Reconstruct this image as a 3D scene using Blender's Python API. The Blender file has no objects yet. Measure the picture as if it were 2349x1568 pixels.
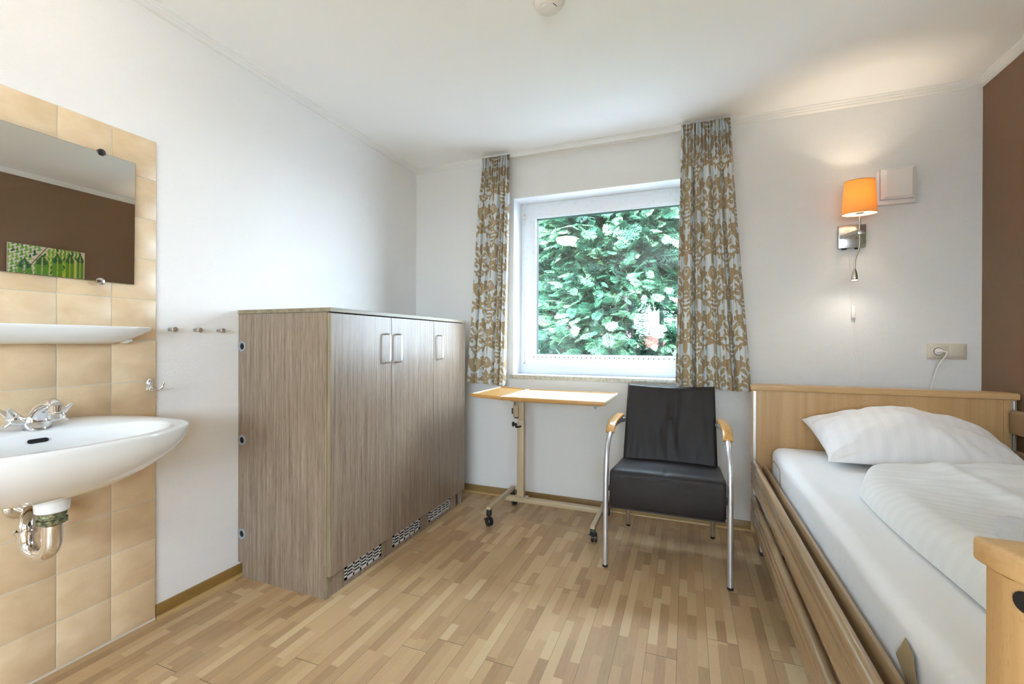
import bpy, bmesh, math, random
import numpy as np
from mathutils import Vector, Matrix, noise
SC = bpy.context.scene
COL = SC.collection
random.seed(7)

# ------------------------------------------------------------ camera, light, exposure
cam_d = bpy.data.cameras.new('camera'); cam = bpy.data.objects.new('camera', cam_d); COL.objects.link(cam)
cam_d.sensor_fit = 'HORIZONTAL'; cam_d.sensor_width = 36.0
cam_d.lens = 36.0 * 1023.8 / 2349.0
cam_d.clip_start = 0.02; cam_d.clip_end = 200
YAW, PIT, ROL = math.radians(21.466), math.radians(-0.097), math.radians(0.2044)
F = Vector((-math.sin(YAW) * math.cos(PIT), math.cos(YAW) * math.cos(PIT), math.sin(PIT)))
R0 = Vector((math.cos(YAW), math.sin(YAW), 0)); U0 = R0.cross(F)
RR = R0 * math.cos(ROL) + U0 * math.sin(ROL); UU = -R0 * math.sin(ROL) + U0 * math.cos(ROL)
M = Matrix.Identity(4)
for i in range(3):
    M[i][0] = RR[i]; M[i][1] = UU[i]; M[i][2] = -F[i]; M[i][3] = (0, 0, 1.16)[i]
cam.matrix_world = M
SC.camera = cam

world = bpy.data.worlds.new('world'); SC.world = world; world.use_nodes = True
bg = world.node_tree.nodes['Background']
bg.inputs[0].default_value = (0.72, 0.81, 1.0, 1); bg.inputs[1].default_value = 25.5

sun_d = bpy.data.lights.new('sun', 'SUN'); sun = bpy.data.objects.new('sun', sun_d); COL.objects.link(sun)
sun_d.energy = 56.0; sun_d.angle = math.radians(6); sun_d.color = (0.80, 0.90, 1.0)
sun.location = (-6, -2, 9)
sun.rotation_euler = Vector((0.22, 0.90, -0.80)).to_track_quat('-Z', 'Y').to_euler()

SC.view_settings.view_transform = 'Standard'; SC.view_settings.look = 'None'
SC.view_settings.gamma = 1.0; SC.view_settings.use_curve_mapping = False
SC.view_settings.exposure = 0.56
SC.cycles.use_denoising = True
SC.cycles.max_bounces = 10; SC.cycles.diffuse_bounces = 6; SC.cycles.glossy_bounces = 4
SC.cycles.transmission_bounces = 6; SC.cycles.transparent_max_bounces = 12
SC.cycles.sample_clamp_indirect = 12.0; SC.cycles.caustics_reflective = False; SC.cycles.caustics_refractive = False
SC.cycles.blur_glossy = 0.5

LAMP = (-1.50, 0.78, 2.548)
LAMP_E = 8.5      # emission of the opal ceiling dome
WALL_LAMP_W = 6.5
SPOT_W = 1.6

def portal(name, loc, sx, sy, rx):
    d = bpy.data.lights.new(name, 'AREA'); d.shape = 'RECTANGLE'; d.size = sx; d.size_y = sy; d.cycles.is_portal = True
    o = bpy.data.objects.new(name, d); COL.objects.link(o); o.location = loc; o.rotation_euler = (rx, 0, 0)
portal('daylight_portal_far', (-.52, 3.42, 1.556), 1.38, 1.33, math.radians(-90))
portal('daylight_portal_added', (1.72, -1.55, 1.495), .9, 1.23, 0)  # portal for the added window in the right wall
bpy.data.objects['daylight_portal_added'].rotation_euler = (math.radians(90), 0, math.radians(90))
portal('daylight_portal_near', (.105, -2.78, 1.465), 2.47, 1.17, math.radians(90))

# ------------------------------------------------------------ node helpers
class NT:
    def __init__(s, name):
        s.m = bpy.data.materials.new(name); s.m.use_nodes = True
        s.t = s.m.node_tree; s.t.nodes.clear()
        s.out = s.t.nodes.new('ShaderNodeOutputMaterial')
    def n(s, typ, **kw):
        nd = s.t.nodes.new(typ)
        for k, v in kw.items(): setattr(nd, k, v)
        return nd
    def put(s, sock, v):
        if isinstance(v, bpy.types.NodeSocket): s.t.links.new(v, sock)
        elif isinstance(v, (tuple, list)) and len(v) == 3 and sock.type == 'RGBA': sock.default_value = (*v, 1)
        else: sock.default_value = v
    def math(s, op, a, b=0.0, c=0.0, clamp=False):
        nd = s.n('ShaderNodeMath', operation=op, use_clamp=clamp)
        s.put(nd.inputs[0], a); s.put(nd.inputs[1], b)
        if op in ('MULTIPLY_ADD', 'SMOOTH_MIN', 'COMPARE', 'WRAP', 'SMOOTH_MAX'): s.put(nd.inputs[2], c)
        return nd.outputs[0]
    def mix(s, f, a, b, blend='MIX'):
        nd = s.n('ShaderNodeMix', data_type='RGBA', blend_type=blend)
        s.put(nd.inputs[0], f); s.put(nd.inputs[6], a); s.put(nd.inputs[7], b)
        return nd.outputs[2]
    def coord(s, kind='Object'):
        return s.n('ShaderNodeTexCoord').outputs[kind]
    def mapping(s, v, loc=(0, 0, 0), rot=(0, 0, 0), scale=(1, 1, 1)):
        nd = s.n('ShaderNodeMapping'); s.put(nd.inputs[0], v)
        nd.inputs[1].default_value = loc; nd.inputs[2].default_value = rot; nd.inputs[3].default_value = scale
        return nd.outputs[0]
    def noise(s, v, scale=5, detail=3, rough=.5, dist=0, out=0):
        nd = s.n('ShaderNodeTexNoise'); s.put(nd.inputs['Vector'], v)
        nd.inputs['Scale'].default_value = scale; nd.inputs['Detail'].default_value = detail
        nd.inputs['Roughness'].default_value = rough; nd.inputs['Distortion'].default_value = dist
        return nd.outputs[out]
    def white(s, v, dim='3D', w=None):
        nd = s.n('ShaderNodeTexWhiteNoise', noise_dimensions=dim)
        if dim != '1D': s.put(nd.inputs['Vector'], v)
        if w is not None: s.put(nd.inputs['W'], w)
        return nd.outputs[0]
    def ramp(s, f, stops, interp='LINEAR'):
        nd = s.n('ShaderNodeValToRGB'); s.put(nd.inputs[0], f); cr = nd.color_ramp; cr.interpolation = interp
        while len(cr.elements) < len(stops): cr.elements.new(0.5)
        for e, (p, c) in zip(cr.elements, stops):
            e.position = p; e.color = (*c, 1) if len(c) == 3 else c
        return nd.outputs[0]
    def sep(s, v):
        nd = s.n('ShaderNodeSeparateXYZ'); s.put(nd.inputs[0], v); return nd.outputs
    def comb(s, x, y, z):
        nd = s.n('ShaderNodeCombineXYZ'); s.put(nd.inputs[0], x); s.put(nd.inputs[1], y); s.put(nd.inputs[2], z); return nd.outputs[0]
    def bump(s, h, strength=.3, dist=.01, normal=None):
        nd = s.n('ShaderNodeBump'); s.put(nd.inputs['Height'], h)
        nd.inputs['Strength'].default_value = strength; nd.inputs['Distance'].default_value = dist
        if normal is not None: s.put(nd.inputs['Normal'], normal)
        return nd.outputs[0]
    def bsdf(s, color=(.8, .8, .8), rough=.5, metal=0., normal=None, spec=.5, coat=0., coat_rough=.1, sheen=0., trans=0., ior=1.5, emit=None, emit_s=0., sss=0.):
        nd = s.n('ShaderNodeBsdfPrincipled')
        s.put(nd.inputs['Base Color'], color); s.put(nd.inputs['Roughness'], rough); s.put(nd.inputs['Metallic'], metal)
        nd.inputs['Specular IOR Level'].default_value = spec; nd.inputs['IOR'].default_value = ior
        nd.inputs['Coat Weight'].default_value = coat; nd.inputs['Coat Roughness'].default_value = coat_rough
        nd.inputs['Sheen Weight'].default_value = sheen; nd.inputs['Transmission Weight'].default_value = trans
        if sss: nd.inputs['Subsurface Weight'].default_value = sss; nd.inputs['Subsurface Scale'].default_value = .01
        if normal is not None: s.put(nd.inputs['Normal'], normal)
        if emit: s.put(nd.inputs['Emission Color'], emit); s.put(nd.inputs['Emission Strength'], emit_s)
        return nd.outputs[0]
    def surf(s, sh):
        s.t.links.new(sh, s.out.inputs[0]); return s.m

def srgb(r, g, b):
    f = lambda c: (c / 255) / 12.92 if c / 255 <= .04045 else ((c / 255 + .055) / 1.055) ** 2.4
    return (f(r), f(g), f(b))

def simple(name, col, rough=.5, metal=0., **kw):
    n = NT(name)
    v = n.noise(n.coord(), 35, 2)
    r = n.math('MULTIPLY_ADD', v, .05, rough - .025)
    return n.surf(n.bsdf(col, r, metal, **kw))

# ------------------------------------------------------------ materials
MAT = {}
def wallpaper(name, col, pitch=.0120, strength=.40):
    n = NT(name); c = n.coord(); x, y, z = n.sep(c)
    a = n.math('ADD', x, y)                      # runs along whichever wall the paper is on
    k = 2 * math.pi / pitch
    w = n.noise(c, 60, 2)
    a2 = n.math('MULTIPLY_ADD', w, .0022, a)
    z2 = n.math('MULTIPLY_ADD', w, .0016, z)
    d1 = n.math('SINE', n.math('MULTIPLY', a2, k * .85))
    d2 = n.math('SINE', n.math('MULTIPLY', z2, k * 1.2))
    h = n.math('ADD', n.math('MULTIPLY', d1, d2), n.math('MULTIPLY', n.noise(c, 420, 2), .8))
    big = n.noise(c, 1.3, 3)
    cc = n.mix(n.math('MULTIPLY', big, .5), col, tuple(v * .95 for v in col))
    return n.surf(n.bsdf(cc, .62, normal=n.bump(h, strength, .0011), spec=.35))
MAT['wallpaper'] = wallpaper('embossed_wallpaper_white', srgb(228, 226, 223))
MAT['wallpaper_brown'] = wallpaper('embossed_wallpaper_brown', srgb(128, 100, 76))
def m_ceiling():
    n = NT('ceiling_paint'); c = n.coord()
    return n.surf(n.bsdf(srgb(246, 246, 245), .55, normal=n.bump(n.noise(c, 90, 3), .12, .002), spec=.3))
MAT['ceiling'] = m_ceiling()
MAT['trim'] = simple('white_moulding_paint', srgb(228, 227, 223), .45)
MAT['upvc'] = simple('white_window_profile', srgb(232, 236, 240), .28)
MAT['plaster'] = simple('white_reveal_plaster', srgb(238, 240, 243), .6)

def m_floor():
    n = NT('laminate_floor'); c = n.coord(); x, y, z = n.sep(c)
    PW = .1083; SW = PW / 3
    px = n.math('DIVIDE', n.math('ADD', x, .682 + PW * 40), PW)
    pi_ = n.math('FLOOR', px); pf = n.math('FRACT', px)
    par = n.math('MODULO', pi_, 2.0)
    offp = n.math('MULTIPLY_ADD', n.white(None, '1D', w=pi_), .9, n.math('MULTIPLY', par, .58))
    py = n.math('DIVIDE', n.math('ADD', y, n.math('ADD', offp, 9.1)), 1.19)
    pj = n.math('FLOOR', py); pg = n.math('FRACT', py)
    sx = n.math('MULTIPLY', px, 3.0); si = n.math('FLOOR', sx); sf = n.math('FRACT', sx)
    offs = n.math('MULTIPLY', n.white(None, '1D', w=n.math('ADD', si, .5)), 3.0)
    wob = n.math('MULTIPLY', n.math('SINE', n.math('MULTIPLY_ADD', y, 9.0, n.math('MULTIPLY', si, 2.4))), .28)
    sy = n.math('ADD', n.math('ADD', n.math('DIVIDE', y, .24), offs), wob)
    sj = n.math('FLOOR', sy)
    r = n.white(n.comb(si, sj, pj))
    grain = n.noise(n.mapping(c, scale=(70, 4, 1)), 3.2, 5, .6, .6)
    fine = n.noise(n.mapping(c, scale=(420, 60, 1)), 2, 2, .6)
    base = n.ramp(r, [(0, srgb(146, 112, 76)), (.18, srgb(160, 127, 90)), (.5, srgb(177, 144, 104)), (.8, srgb(190, 159, 118)), (1, srgb(208, 182, 142))])
    g2 = n.mix(n.math('MULTIPLY', grain, .55), base, srgb(206, 180, 140))
    g3 = n.mix(n.math('MULTIPLY', n.math('SUBTRACT', fine, .3, clamp=True), .55), g2, srgb(140, 100, 60))
    e1 = n.math('LESS_THAN', n.math('MINIMUM', pf, n.math('SUBTRACT', 1.0, pf)), .0085)
    e2 = n.math('LESS_THAN', n.math('MINIMUM', pg, n.math('SUBTRACT', 1.0, pg)), .0009)
    e = n.math('MAXIMUM', n.math('MULTIPLY', e1, .55), n.math('MULTIPLY', e2, .85))
    colr = n.mix(e, g3, srgb(62, 44, 30))
    rough = n.math('MULTIPLY_ADD', fine, .14, .34)
    h = n.math('SUBTRACT', n.math('MULTIPLY', fine, .3), e)
    return n.surf(n.bsdf(colr, rough, normal=n.bump(h, .25, .0012), spec=.42))
MAT['floor'] = m_floor()

def wood(name, cols, vert='z', scale=1., rough=.42, specks=0., stretch=14., fine_amt=.5, coat=0.):
    n = NT(name); c = n.coord()
    s = {'z': (stretch, stretch, .55), 'y': (stretch, .55, stretch), 'x': (.55, stretch, stretch)}[vert]
    v = n.mapping(c, scale=tuple(q * scale for q in s))
    a = n.noise(v, 1.3, 4, .6, .35); b = n.noise(v, 9., 3, .6)
    f = n.math('MULTIPLY_ADD', n.math('SUBTRACT', b, .5), fine_amt, a)
    f = n.math('MULTIPLY_ADD', n.math('SUBTRACT', f, .5), 1.9, .5, clamp=True)
    k = len(cols) - 1
    colr = n.ramp(f, [(i / k, col) for i, col in enumerate(cols)])
    if specks:
        s2 = {'z': (420, 420, 60), 'y': (420, 60, 420), 'x': (60, 420, 420)}[vert]
        sp = n.noise(n.mapping(c, scale=s2), 1.2, 1, .5)
        sp = n.math('GREATER_THAN', sp, .66)
        colr = n.mix(n.math('MULTIPLY', sp, specks), colr, srgb(140, 98, 58))
    return n.surf(n.bsdf(colr, n.math('MULTIPLY_ADD', b, .12, rough - .06), normal=n.bump(b, .12, .001), coat=coat, spec=.45))
MAT['cab'] = wood('grey_brown_wood_laminate', [srgb(104, 88, 74), srgb(127, 110, 94), srgb(143, 126, 108), srgb(160, 143, 124)], 'z', 3.2, .33, stretch=20, fine_amt=.9)
MAT['cab_edge'] = wood('laminate_edge_banding', [srgb(104, 92, 70), srgb(140, 128, 100), srgb(160, 148, 118)], 'z', 2.5, .4)
MAT['cab_top'] = wood('laminate_top_edge', [srgb(104, 92, 70), srgb(134, 122, 98), srgb(156, 142, 114)], 'y', 2.0, .4)
MAT['beech'] = wood('beech_board', [srgb(176, 138, 92), srgb(194, 157, 108), srgb(205, 170, 124)], 'z', .55, .35, specks=.22, stretch=16, fine_amt=.25)
MAT['beech_x'] = wood('beech_cap', [srgb(182, 144, 96), srgb(198, 161, 112), srgb(206, 171, 124)], 'x', .9, .3, specks=.15, fine_amt=.3)
def m_rail():
    n = NT('beech_rail'); c = n.coord(); a = n.noise(n.mapping(c, scale=(30, .8, 30)), 1.0, 2); b = n.noise(n.mapping(c, scale=(260, 5, 260)), 1.0, 2)
    f = n.math('ADD', n.math('MULTIPLY', a, .7), n.math('MULTIPLY', b, .3))
    return n.surf(n.bsdf(n.ramp(f, [(.3, srgb(150, 122, 90)), (.7, srgb(170, 142, 106))]), .24, coat=.4, coat_rough=.12))
MAT['beech_y'] = m_rail()
MAT['beech_end'] = simple('rail_end_piece', srgb(150, 124, 96), .35)
MAT['skirt'] = wood('skirting_board', [srgb(120, 90, 42), srgb(136, 104, 52), srgb(146, 114, 60)], 'y', .8, .35)
MAT['skirt_x'] = wood('skirting_board_x', [srgb(124, 98, 54), srgb(140, 112, 66), srgb(150, 122, 76)], 'x', .8, .35)
MAT['skirt_light'] = simple('skirting_strip', srgb(178, 146, 92), .35)
MAT['table_edge'] = wood('beech_table_edge', [srgb(176, 128, 66), srgb(196, 150, 86)], 'x', 1, .35)
MAT['arm_wood'] = wood('worn_arm_wood', [srgb(176, 124, 62), srgb(200, 150, 86), srgb(214, 168, 104)], 'y', 1, .3, coat=.3)

def m_tile():
    n = NT('beige_wall_tile'); c = n.coord(); x, y, z = n.sep(c)
    v = n.mapping(c, scale=(1, 1, 1.5))
    a = n.noise(v, 9, 4, .55, .4); b = n.noise(v, 60, 3, .6)
    rnd = n.white(n.comb(n.math('FLOOR', n.math('DIVIDE', n.math('SUBTRACT', y, .5286), .1598)), n.math('FLOOR', n.math('DIVIDE', n.math('SUBTRACT', z, .008), .1642)), 3.0))
    f = n.math('ADD', n.math('MULTIPLY', a, .8), n.math('MULTIPLY', rnd, .2))
    colr = n.ramp(f, [(.25, srgb(198, 170, 134)), (.5, srgb(212, 186, 150)), (.75, srgb(224, 201, 168))])
    return n.surf(n.bsdf(colr, n.math('MULTIPLY_ADD', b, .15, .26), normal=n.bump(n.math('ADD', n.math('MULTIPLY', b, .4), a), .12, .002), spec=.5))
MAT['tile'] = m_tile()
MAT['grout'] = simple('grout', srgb(206, 198, 182), .85)
MAT['ceramic'] = simple('white_ceramic', srgb(222, 222, 221), .09, coat=.3)
MAT['chrome'] = simple('chrome', (.82, .82, .83), .09, 1.)
MAT['steel'] = simple('brushed_steel', (.50, .48, .46), .28, 1.)
MAT['nickel'] = simple('satin_nickel', (.60, .55, .48), .25, 1.)
MAT['alu'] = simple('satin_aluminium', (.74, .75, .78), .3, 1.)
MAT['alu_plate'] = simple('aluminium_grille', srgb(196, 190, 186), .4)
MAT['satin_alu'] = simple('silver_tube_finish', (.66, .67, .71), .38, .85)
MAT['black'] = simple('black_plastic', (.012, .012, .013), .4)
MAT['gap_shade'] = simple('painted_gap_shade', (.004, .004, .004), .9)  # near-black colour standing in for shade inside gaps and openings
MAT['greyp'] = simple('grey_plastic', srgb(148, 150, 153), .4)
MAT['beigeM'] = simple('beige_powder_coat', srgb(178, 160, 130), .42)
MAT['table_cream'] = simple('cream_table_laminate', srgb(226, 214, 192), .22)
MAT['whitep'] = simple('white_plastic', srgb(232, 226, 220), .35)
MAT['creamp'] = simple('cream_plastic', srgb(206, 198, 180), .35)
MAT['offwhite_metal'] = simple('pale_bed_metal', srgb(214, 200, 192), .4)
MAT['dark_metal'] = simple('dark_bed_frame', srgb(74, 60, 52), .5)
MAT['stone'] = None
def m_stone():
    n = NT('stone_sill'); c = n.coord()
    a = n.noise(c, 60, 4, .7)
    return n.surf(n.bsdf(n.ramp(a, [(.3, srgb(150, 142, 122)), (.5, srgb(186, 180, 164)), (.7, srgb(204, 200, 188))]), .2))
MAT['stone'] = m_stone()
def m_patina():
    n = NT('tarnished_brass_nut'); c = n.coord()
    a = n.noise(c, 90, 4, .7)
    return n.surf(n.bsdf(n.ramp(a, [(.35, srgb(60, 66, 50)), (.5, srgb(120, 116, 84)), (.65, srgb(160, 176, 150))]), .4, .6))
MAT['patina'] = m_patina()
def m_leather():
    n = NT('black_leather'); c = n.coord()
    vo = n.n('ShaderNodeTexVoronoi', feature='DISTANCE_TO_EDGE'); n.put(vo.inputs['Vector'], c); vo.inputs['Scale'].default_value = 260
    a = n.noise(c, 5, 3, .6)
    h = n.math('ADD', n.math('MULTIPLY', n.math('MINIMUM', vo.outputs[0], .12), 3.0), n.math('MULTIPLY', a, .6))
    x, y, z = n.sep(c)
    band = n.math('MULTIPLY', n.math('LESS_THAN', n.math('ABSOLUTE', n.math('SUBTRACT', z, .478)), .020), n.math('LESS_THAN', y, -.265))
    st = n.math('MULTIPLY', band, n.math('GREATER_THAN', n.noise(n.mapping(c, scale=(14, 14, 330)), 1.0, 2, .6, .3), .60))
    h = n.math('SUBTRACT', h, n.math('MULTIPLY', st, 1.5))
    return n.surf(n.bsdf(n.ramp(a, [(.3, srgb(24, 19, 20)), (.7, srgb(36, 29, 29))]), n.math('MULTIPLY_ADD', a, .22, .34), normal=n.bump(h, .6, .0012), spec=.38))
MAT['leather'] = m_leather()
def m_mirror():
    n = NT('mirror_silver'); return n.surf(n.bsdf((.80, .81, .79), .0, 1.))
MAT['mirror'] = m_mirror()
MAT['mirror_edge'] = simple('mirror_edge_glass', srgb(84, 100, 92), .15)
def m_glass():
    n = NT('window_glass')
    ge = n.n('ShaderNodeNewGeometry'); dt = n.n('ShaderNodeVectorMath', operation='DOT_PRODUCT')
    n.put(dt.inputs[0], ge.outputs['Normal']); n.put(dt.inputs[1], ge.outputs['Incoming'])
    c = n.math('ABSOLUTE', dt.outputs['Value']); fr = n.math('MULTIPLY_ADD', n.math('POWER', n.math('SUBTRACT', 1.0, c), 5.0), .95, .05)
    tr = n.n('ShaderNodeBsdfTransparent'); tr.inputs[0].default_value = (.93, .98, .965, 1)
    gl = n.n('ShaderNodeBsdfGlossy'); gl.inputs['Roughness'].default_value = 0; gl.inputs[0].default_value = (1, 1, 1, 1)
    mx = n.n('ShaderNodeMixShader'); n.put(mx.inputs[0], fr); n.put(mx.inputs[1], tr.outputs[0]); n.put(mx.inputs[2], gl.outputs[0])
    return n.surf(mx.outputs[0])
MAT['glass'] = m_glass()
def m_linen(name, col, stripes=None, bumps=.3):
    n = NT(name); c = n.coord(); h = n.noise(c, 7, 4, .55, .3)
    weave = n.noise(c, 900, 1)
    cc = col
    rough = .75
    if stripes:
        ax, w = stripes
        s = n.math('GREATER_THAN', n.math('FRACT', n.math('DIVIDE', n.sep(c)[ax], w)), .5)
        cc = n.mix(s, col, tuple(v * .972 for v in col)); rough = n.math('MULTIPLY_ADD', s, .12, .5)
    hh = n.math('ADD', h, n.math('MULTIPLY', weave, .03))
    return n.surf(n.bsdf(cc, rough, normal=n.bump(hh, bumps, .02), sheen=.2, spec=.3))
MAT['sheet'] = m_linen('white_sheet', srgb(232, 232, 233), None, .25)
MAT['satin_x'] = m_linen('striped_satin_pillow', srgb(238, 236, 236), (0, .05), .25)
MAT['satin_y'] = m_linen('striped_satin_duvet', srgb(226, 226, 224), (1, .05), .25)
def m_fleece():
    n = NT('white_fleece'); c = n.coord(); h = n.noise(c, 300, 3, .7)
    return n.surf(n.bsdf(srgb(206, 207, 209), .95, normal=n.bump(h, .8, .004), sheen=.6))
MAT['fleece'] = m_fleece()
MAT['strap'] = simple('beige_webbing', srgb(168, 148, 112), .7)
def m_curtain():
    n = NT('damask_curtain'); at = n.n('ShaderNodeAttribute'); at.attribute_name = 'damask'
    f = n.math('MULTIPLY_ADD', at.outputs['Fac'], 900.0, .5, clamp=True)
    cc = n.mix(f, srgb(214, 220, 222), srgb(172, 152, 119))
    nd = n.bsdf(cc, .7, normal=n.bump(n.noise(n.coord(), 700, 1), .1, .001), sheen=.15, spec=.25)
    tl = n.n('ShaderNodeBsdfTranslucent'); n.put(tl.inputs[0], cc)
    mx = n.n('ShaderNodeMixShader'); mx.inputs[0].default_value = .08; n.put(mx.inputs[1], nd); n.put(mx.inputs[2], tl.outputs[0])
    return n.surf(mx.outputs[0])
MAT['curtain'] = m_curtain()
def m_attr(name, rough=.6):
    n = NT(name); at = n.n('ShaderNodeAttribute'); at.attribute_name = 'paint'
    return n.surf(n.bsdf(at.outputs['Color'], rough))
MAT['print'] = m_attr('leaf_print_canvas')
def m_shade():
    n = NT('orange_fabric_shade'); c = n.coord()
    w = n.noise(n.mapping(c, scale=(1, 1, 12)), 60, 2); w2 = n.noise(n.mapping(c, scale=(12, 12, 1)), 60, 2)
    cc = n.mix(n.math('MULTIPLY', n.math('ADD', w, w2), .5), srgb(247, 196, 108), srgb(252, 210, 138))
    df = n.n('ShaderNodeBsdfDiffuse'); n.put(df.inputs[0], cc)
    tl = n.n('ShaderNodeBsdfTranslucent'); n.put(tl.inputs[0], cc)
    mx = n.n('ShaderNodeMixShader'); mx.inputs[0].default_value = .4; n.put(mx.inputs[1], df.outputs[0]); n.put(mx.inputs[2], tl.outputs[0])
    return n.surf(mx.outputs[0])
MAT['shade'] = m_shade()
def m_lining():
    n = NT('white_shade_lining'); df = n.n('ShaderNodeBsdfDiffuse'); df.inputs[0].default_value = (.86, .84, .80, 1)
    tl = n.n('ShaderNodeBsdfTranslucent'); tl.inputs[0].default_value = (.9, .86, .8, 1)
    mx = n.n('ShaderNodeMixShader'); mx.inputs[0].default_value = .42; n.put(mx.inputs[1], df.outputs[0]); n.put(mx.inputs[2], tl.outputs[0])
    return n.surf(mx.outputs[0])
MAT['lining'] = m_lining()
MAT['shade_rim'] = simple('shade_rim_tape', srgb(190, 110, 50), .7)
def m_emit(name, col, s):
    n = NT(name); e = n.n('ShaderNodeEmission'); n.put(e.inputs[0], col); e.inputs[1].default_value = s
    return n.surf(e.outputs[0])
MAT['dome'] = m_emit('lit_opal_glass', (1.0, .93, .82), LAMP_E)
MAT['bulb'] = m_emit('lit_bulb', (1.0, .78, .45), 25)
MAT['led'] = m_emit('lit_reading_led', (1.0, .96, .88), 25)
def m_leaf(name, a, b, c3):
    n = NT(name); at = n.n('ShaderNodeAttribute'); at.attribute_name = 'tint'
    cc = n.ramp(at.outputs['Fac'], [(0, a), (.5, b), (1, c3)])
    p = n.bsdf(cc, .55, spec=.25)
    tl = n.n('ShaderNodeBsdfTranslucent'); n.put(tl.inputs[0], cc)
    mx = n.n('ShaderNodeMixShader'); mx.inputs[0].default_value = .3; n.put(mx.inputs[1], p); n.put(mx.inputs[2], tl.outputs[0])
    return n.surf(mx.outputs[0])
MAT['conifer'] = m_leaf('conifer_foliage', srgb(14, 38, 30), srgb(56, 100, 76), srgb(136, 180, 140))  # dark and pale stops carry leaf shade and highlights in the colour
MAT['leaf'] = m_leaf('broad_leaves', srgb(36, 66, 36), srgb(72, 108, 56), srgb(130, 160, 92))
MAT['bark'] = simple('tree_bark', srgb(96, 80, 84), .9)
MAT['grass'] = simple('garden_paving', srgb(132, 134, 140), .9)
MAT['roof_tile'] = None
def m_roof():
    n = NT('red_roof_tiles'); c = n.coord(); x, y, z = n.sep(c)
    r = n.white(n.comb(n.math('FLOOR', n.math('DIVIDE', x, .3)), n.math('FLOOR', n.math('DIVIDE', z, .2)), 1.0))
    return n.surf(n.bsdf(n.ramp(r, [(0, srgb(140, 70, 52)), (1, srgb(190, 104, 80))]), .7))
MAT['roof_tile'] = m_roof()
MAT['render_wall'] = simple('house_wall', srgb(214, 208, 196), .8)
MAT['terracotta'] = simple('terracotta_pot', srgb(70, 60, 56), .6)

# ------------------------------------------------------------ geometry helpers
class G:
    def __init__(s): s.bm = bmesh.new()
    def _merge(s, b, mat=None):
        if mat is not None: b.transform(mat)
        me = bpy.data.meshes.new('tmp'); b.to_mesh(me); b.free(); s.bm.from_mesh(me); bpy.data.meshes.remove(me); return s
    def box(s, lo, hi, bev=0., seg=2, mat=None):
        b = bmesh.new(); bmesh.ops.create_cube(b, size=1)
        c = [(l + h) / 2 for l, h in zip(lo, hi)]; d = [abs(h - l) for l, h in zip(lo, hi)]
        for v in b.verts: v.co = Vector((v.co.x * d[0] + c[0], v.co.y * d[1] + c[1], v.co.z * d[2] + c[2]))
        if bev: bmesh.ops.bevel(b, geom=b.edges[:], offset=min(bev, min(d) * .49), segments=seg, profile=.5, affect='EDGES')
        return s._merge(b, mat)
    def loft(s, rings, closed=True, cap=True, loop=False):
        b = s.bm; R = [[b.verts.new(p) for p in r] for r in rings]; n = len(R[0])
        m = len(R) if loop else len(R) - 1
        for i in range(m):
            A, B = R[i], R[(i + 1) % len(R)]
            for j in range(n if closed else n - 1):
                k = (j + 1) % n
                try: b.faces.new((A[j], A[k], B[k], B[j]))
                except ValueError: pass
        if cap and closed and not loop:
            b.faces.new(R[0][::-1]); b.faces.new(R[-1])
        return s
    def tube(s, path, r, n=12, cap=True, flat=1.0):
        P = [Vector(p) for p in path]; rings = []
        rad = r if isinstance(r, (list, tuple)) else [r] * len(P)
        t0 = (P[1] - P[0]).normalized(); up = Vector((0, 0, 1)) if abs(t0.z) < .9 else Vector((0, 1, 0))
        u = (up - t0 * up.dot(t0)).normalized()
        for i, p in enumerate(P):
            if i == 0: t = t0
            elif i == len(P) - 1: t = (P[i] - P[i - 1]).normalized()
            else: t = ((P[i + 1] - P[i]).normalized() + (P[i] - P[i - 1]).normalized()).normalized()
            u = (u - t * u.dot(t)).normalized(); v = t.cross(u)
            rings.append([p + (u * math.cos(a) * flat + v * math.sin(a)) * rad[i] for a in [2 * math.pi * k / n for k in range(n)]])
        return s.loft(rings, cap=cap)
    def lathe(s, prof, origin, axis=(0, 0, 1), n=28, sx=1., sy=1., cap=True):
        ax = Vector(axis).normalized(); q = Vector((0, 0, 1)).rotation_difference(ax)
        rings = [[Vector(origin) + q @ Vector((r * math.cos(2 * math.pi * k / n) * sx, r * math.sin(2 * math.pi * k / n) * sy, h)) for k in range(n)] for r, h in prof]
        return s.loft(rings, cap=cap)
    def sweep(s, prof, a, b, cap=True):      # prof: points as offsets, swept from a to b
        a = Vector(a); b = Vector(b)
        return s.loft([[a + Vector(p) for p in prof], [b + Vector(p) for p in prof]], cap=cap)
    def prism(s, poly, z0, z1, bev=0.):
        b = bmesh.new(); vs = [b.verts.new((x, y, z0)) for x, y in poly]; f = b.faces.new(vs)
        r = bmesh.ops.extrude_face_region(b, geom=[f]); 
        for v in [e for e in r['geom'] if isinstance(e, bmesh.types.BMVert)]: v.co.z = z1
        bmesh.ops.recalc_face_normals(b, faces=b.faces[:])
        if bev: 
            ed = [e for e in b.edges if abs(e.verts[0].co.z - e.verts[1].co.z) < 1e-6]
            bmesh.ops.bevel(b, geom=ed, offset=bev, segments=3, profile=.5, affect='EDGES')
        return s._merge(b)

def smooth_path(pts, k=6):
    P = [Vector(p) for p in pts]; out = []
    for i in range(len(P) - 1):
        p0 = P[max(i - 1, 0)]; p1 = P[i]; p2 = P[i + 1]; p3 = P[min(i + 2, len(P) - 1)]
        for j in range(k):
            t = j / k
            out.append(.5 * ((2 * p1) + (p2 - p0) * t + (2 * p0 - 5 * p1 + 4 * p2 - p3) * t * t + (3 * p1 - p0 - 3 * p2 + p3) * t ** 3))
    out.append(P[-1]); return out

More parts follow.
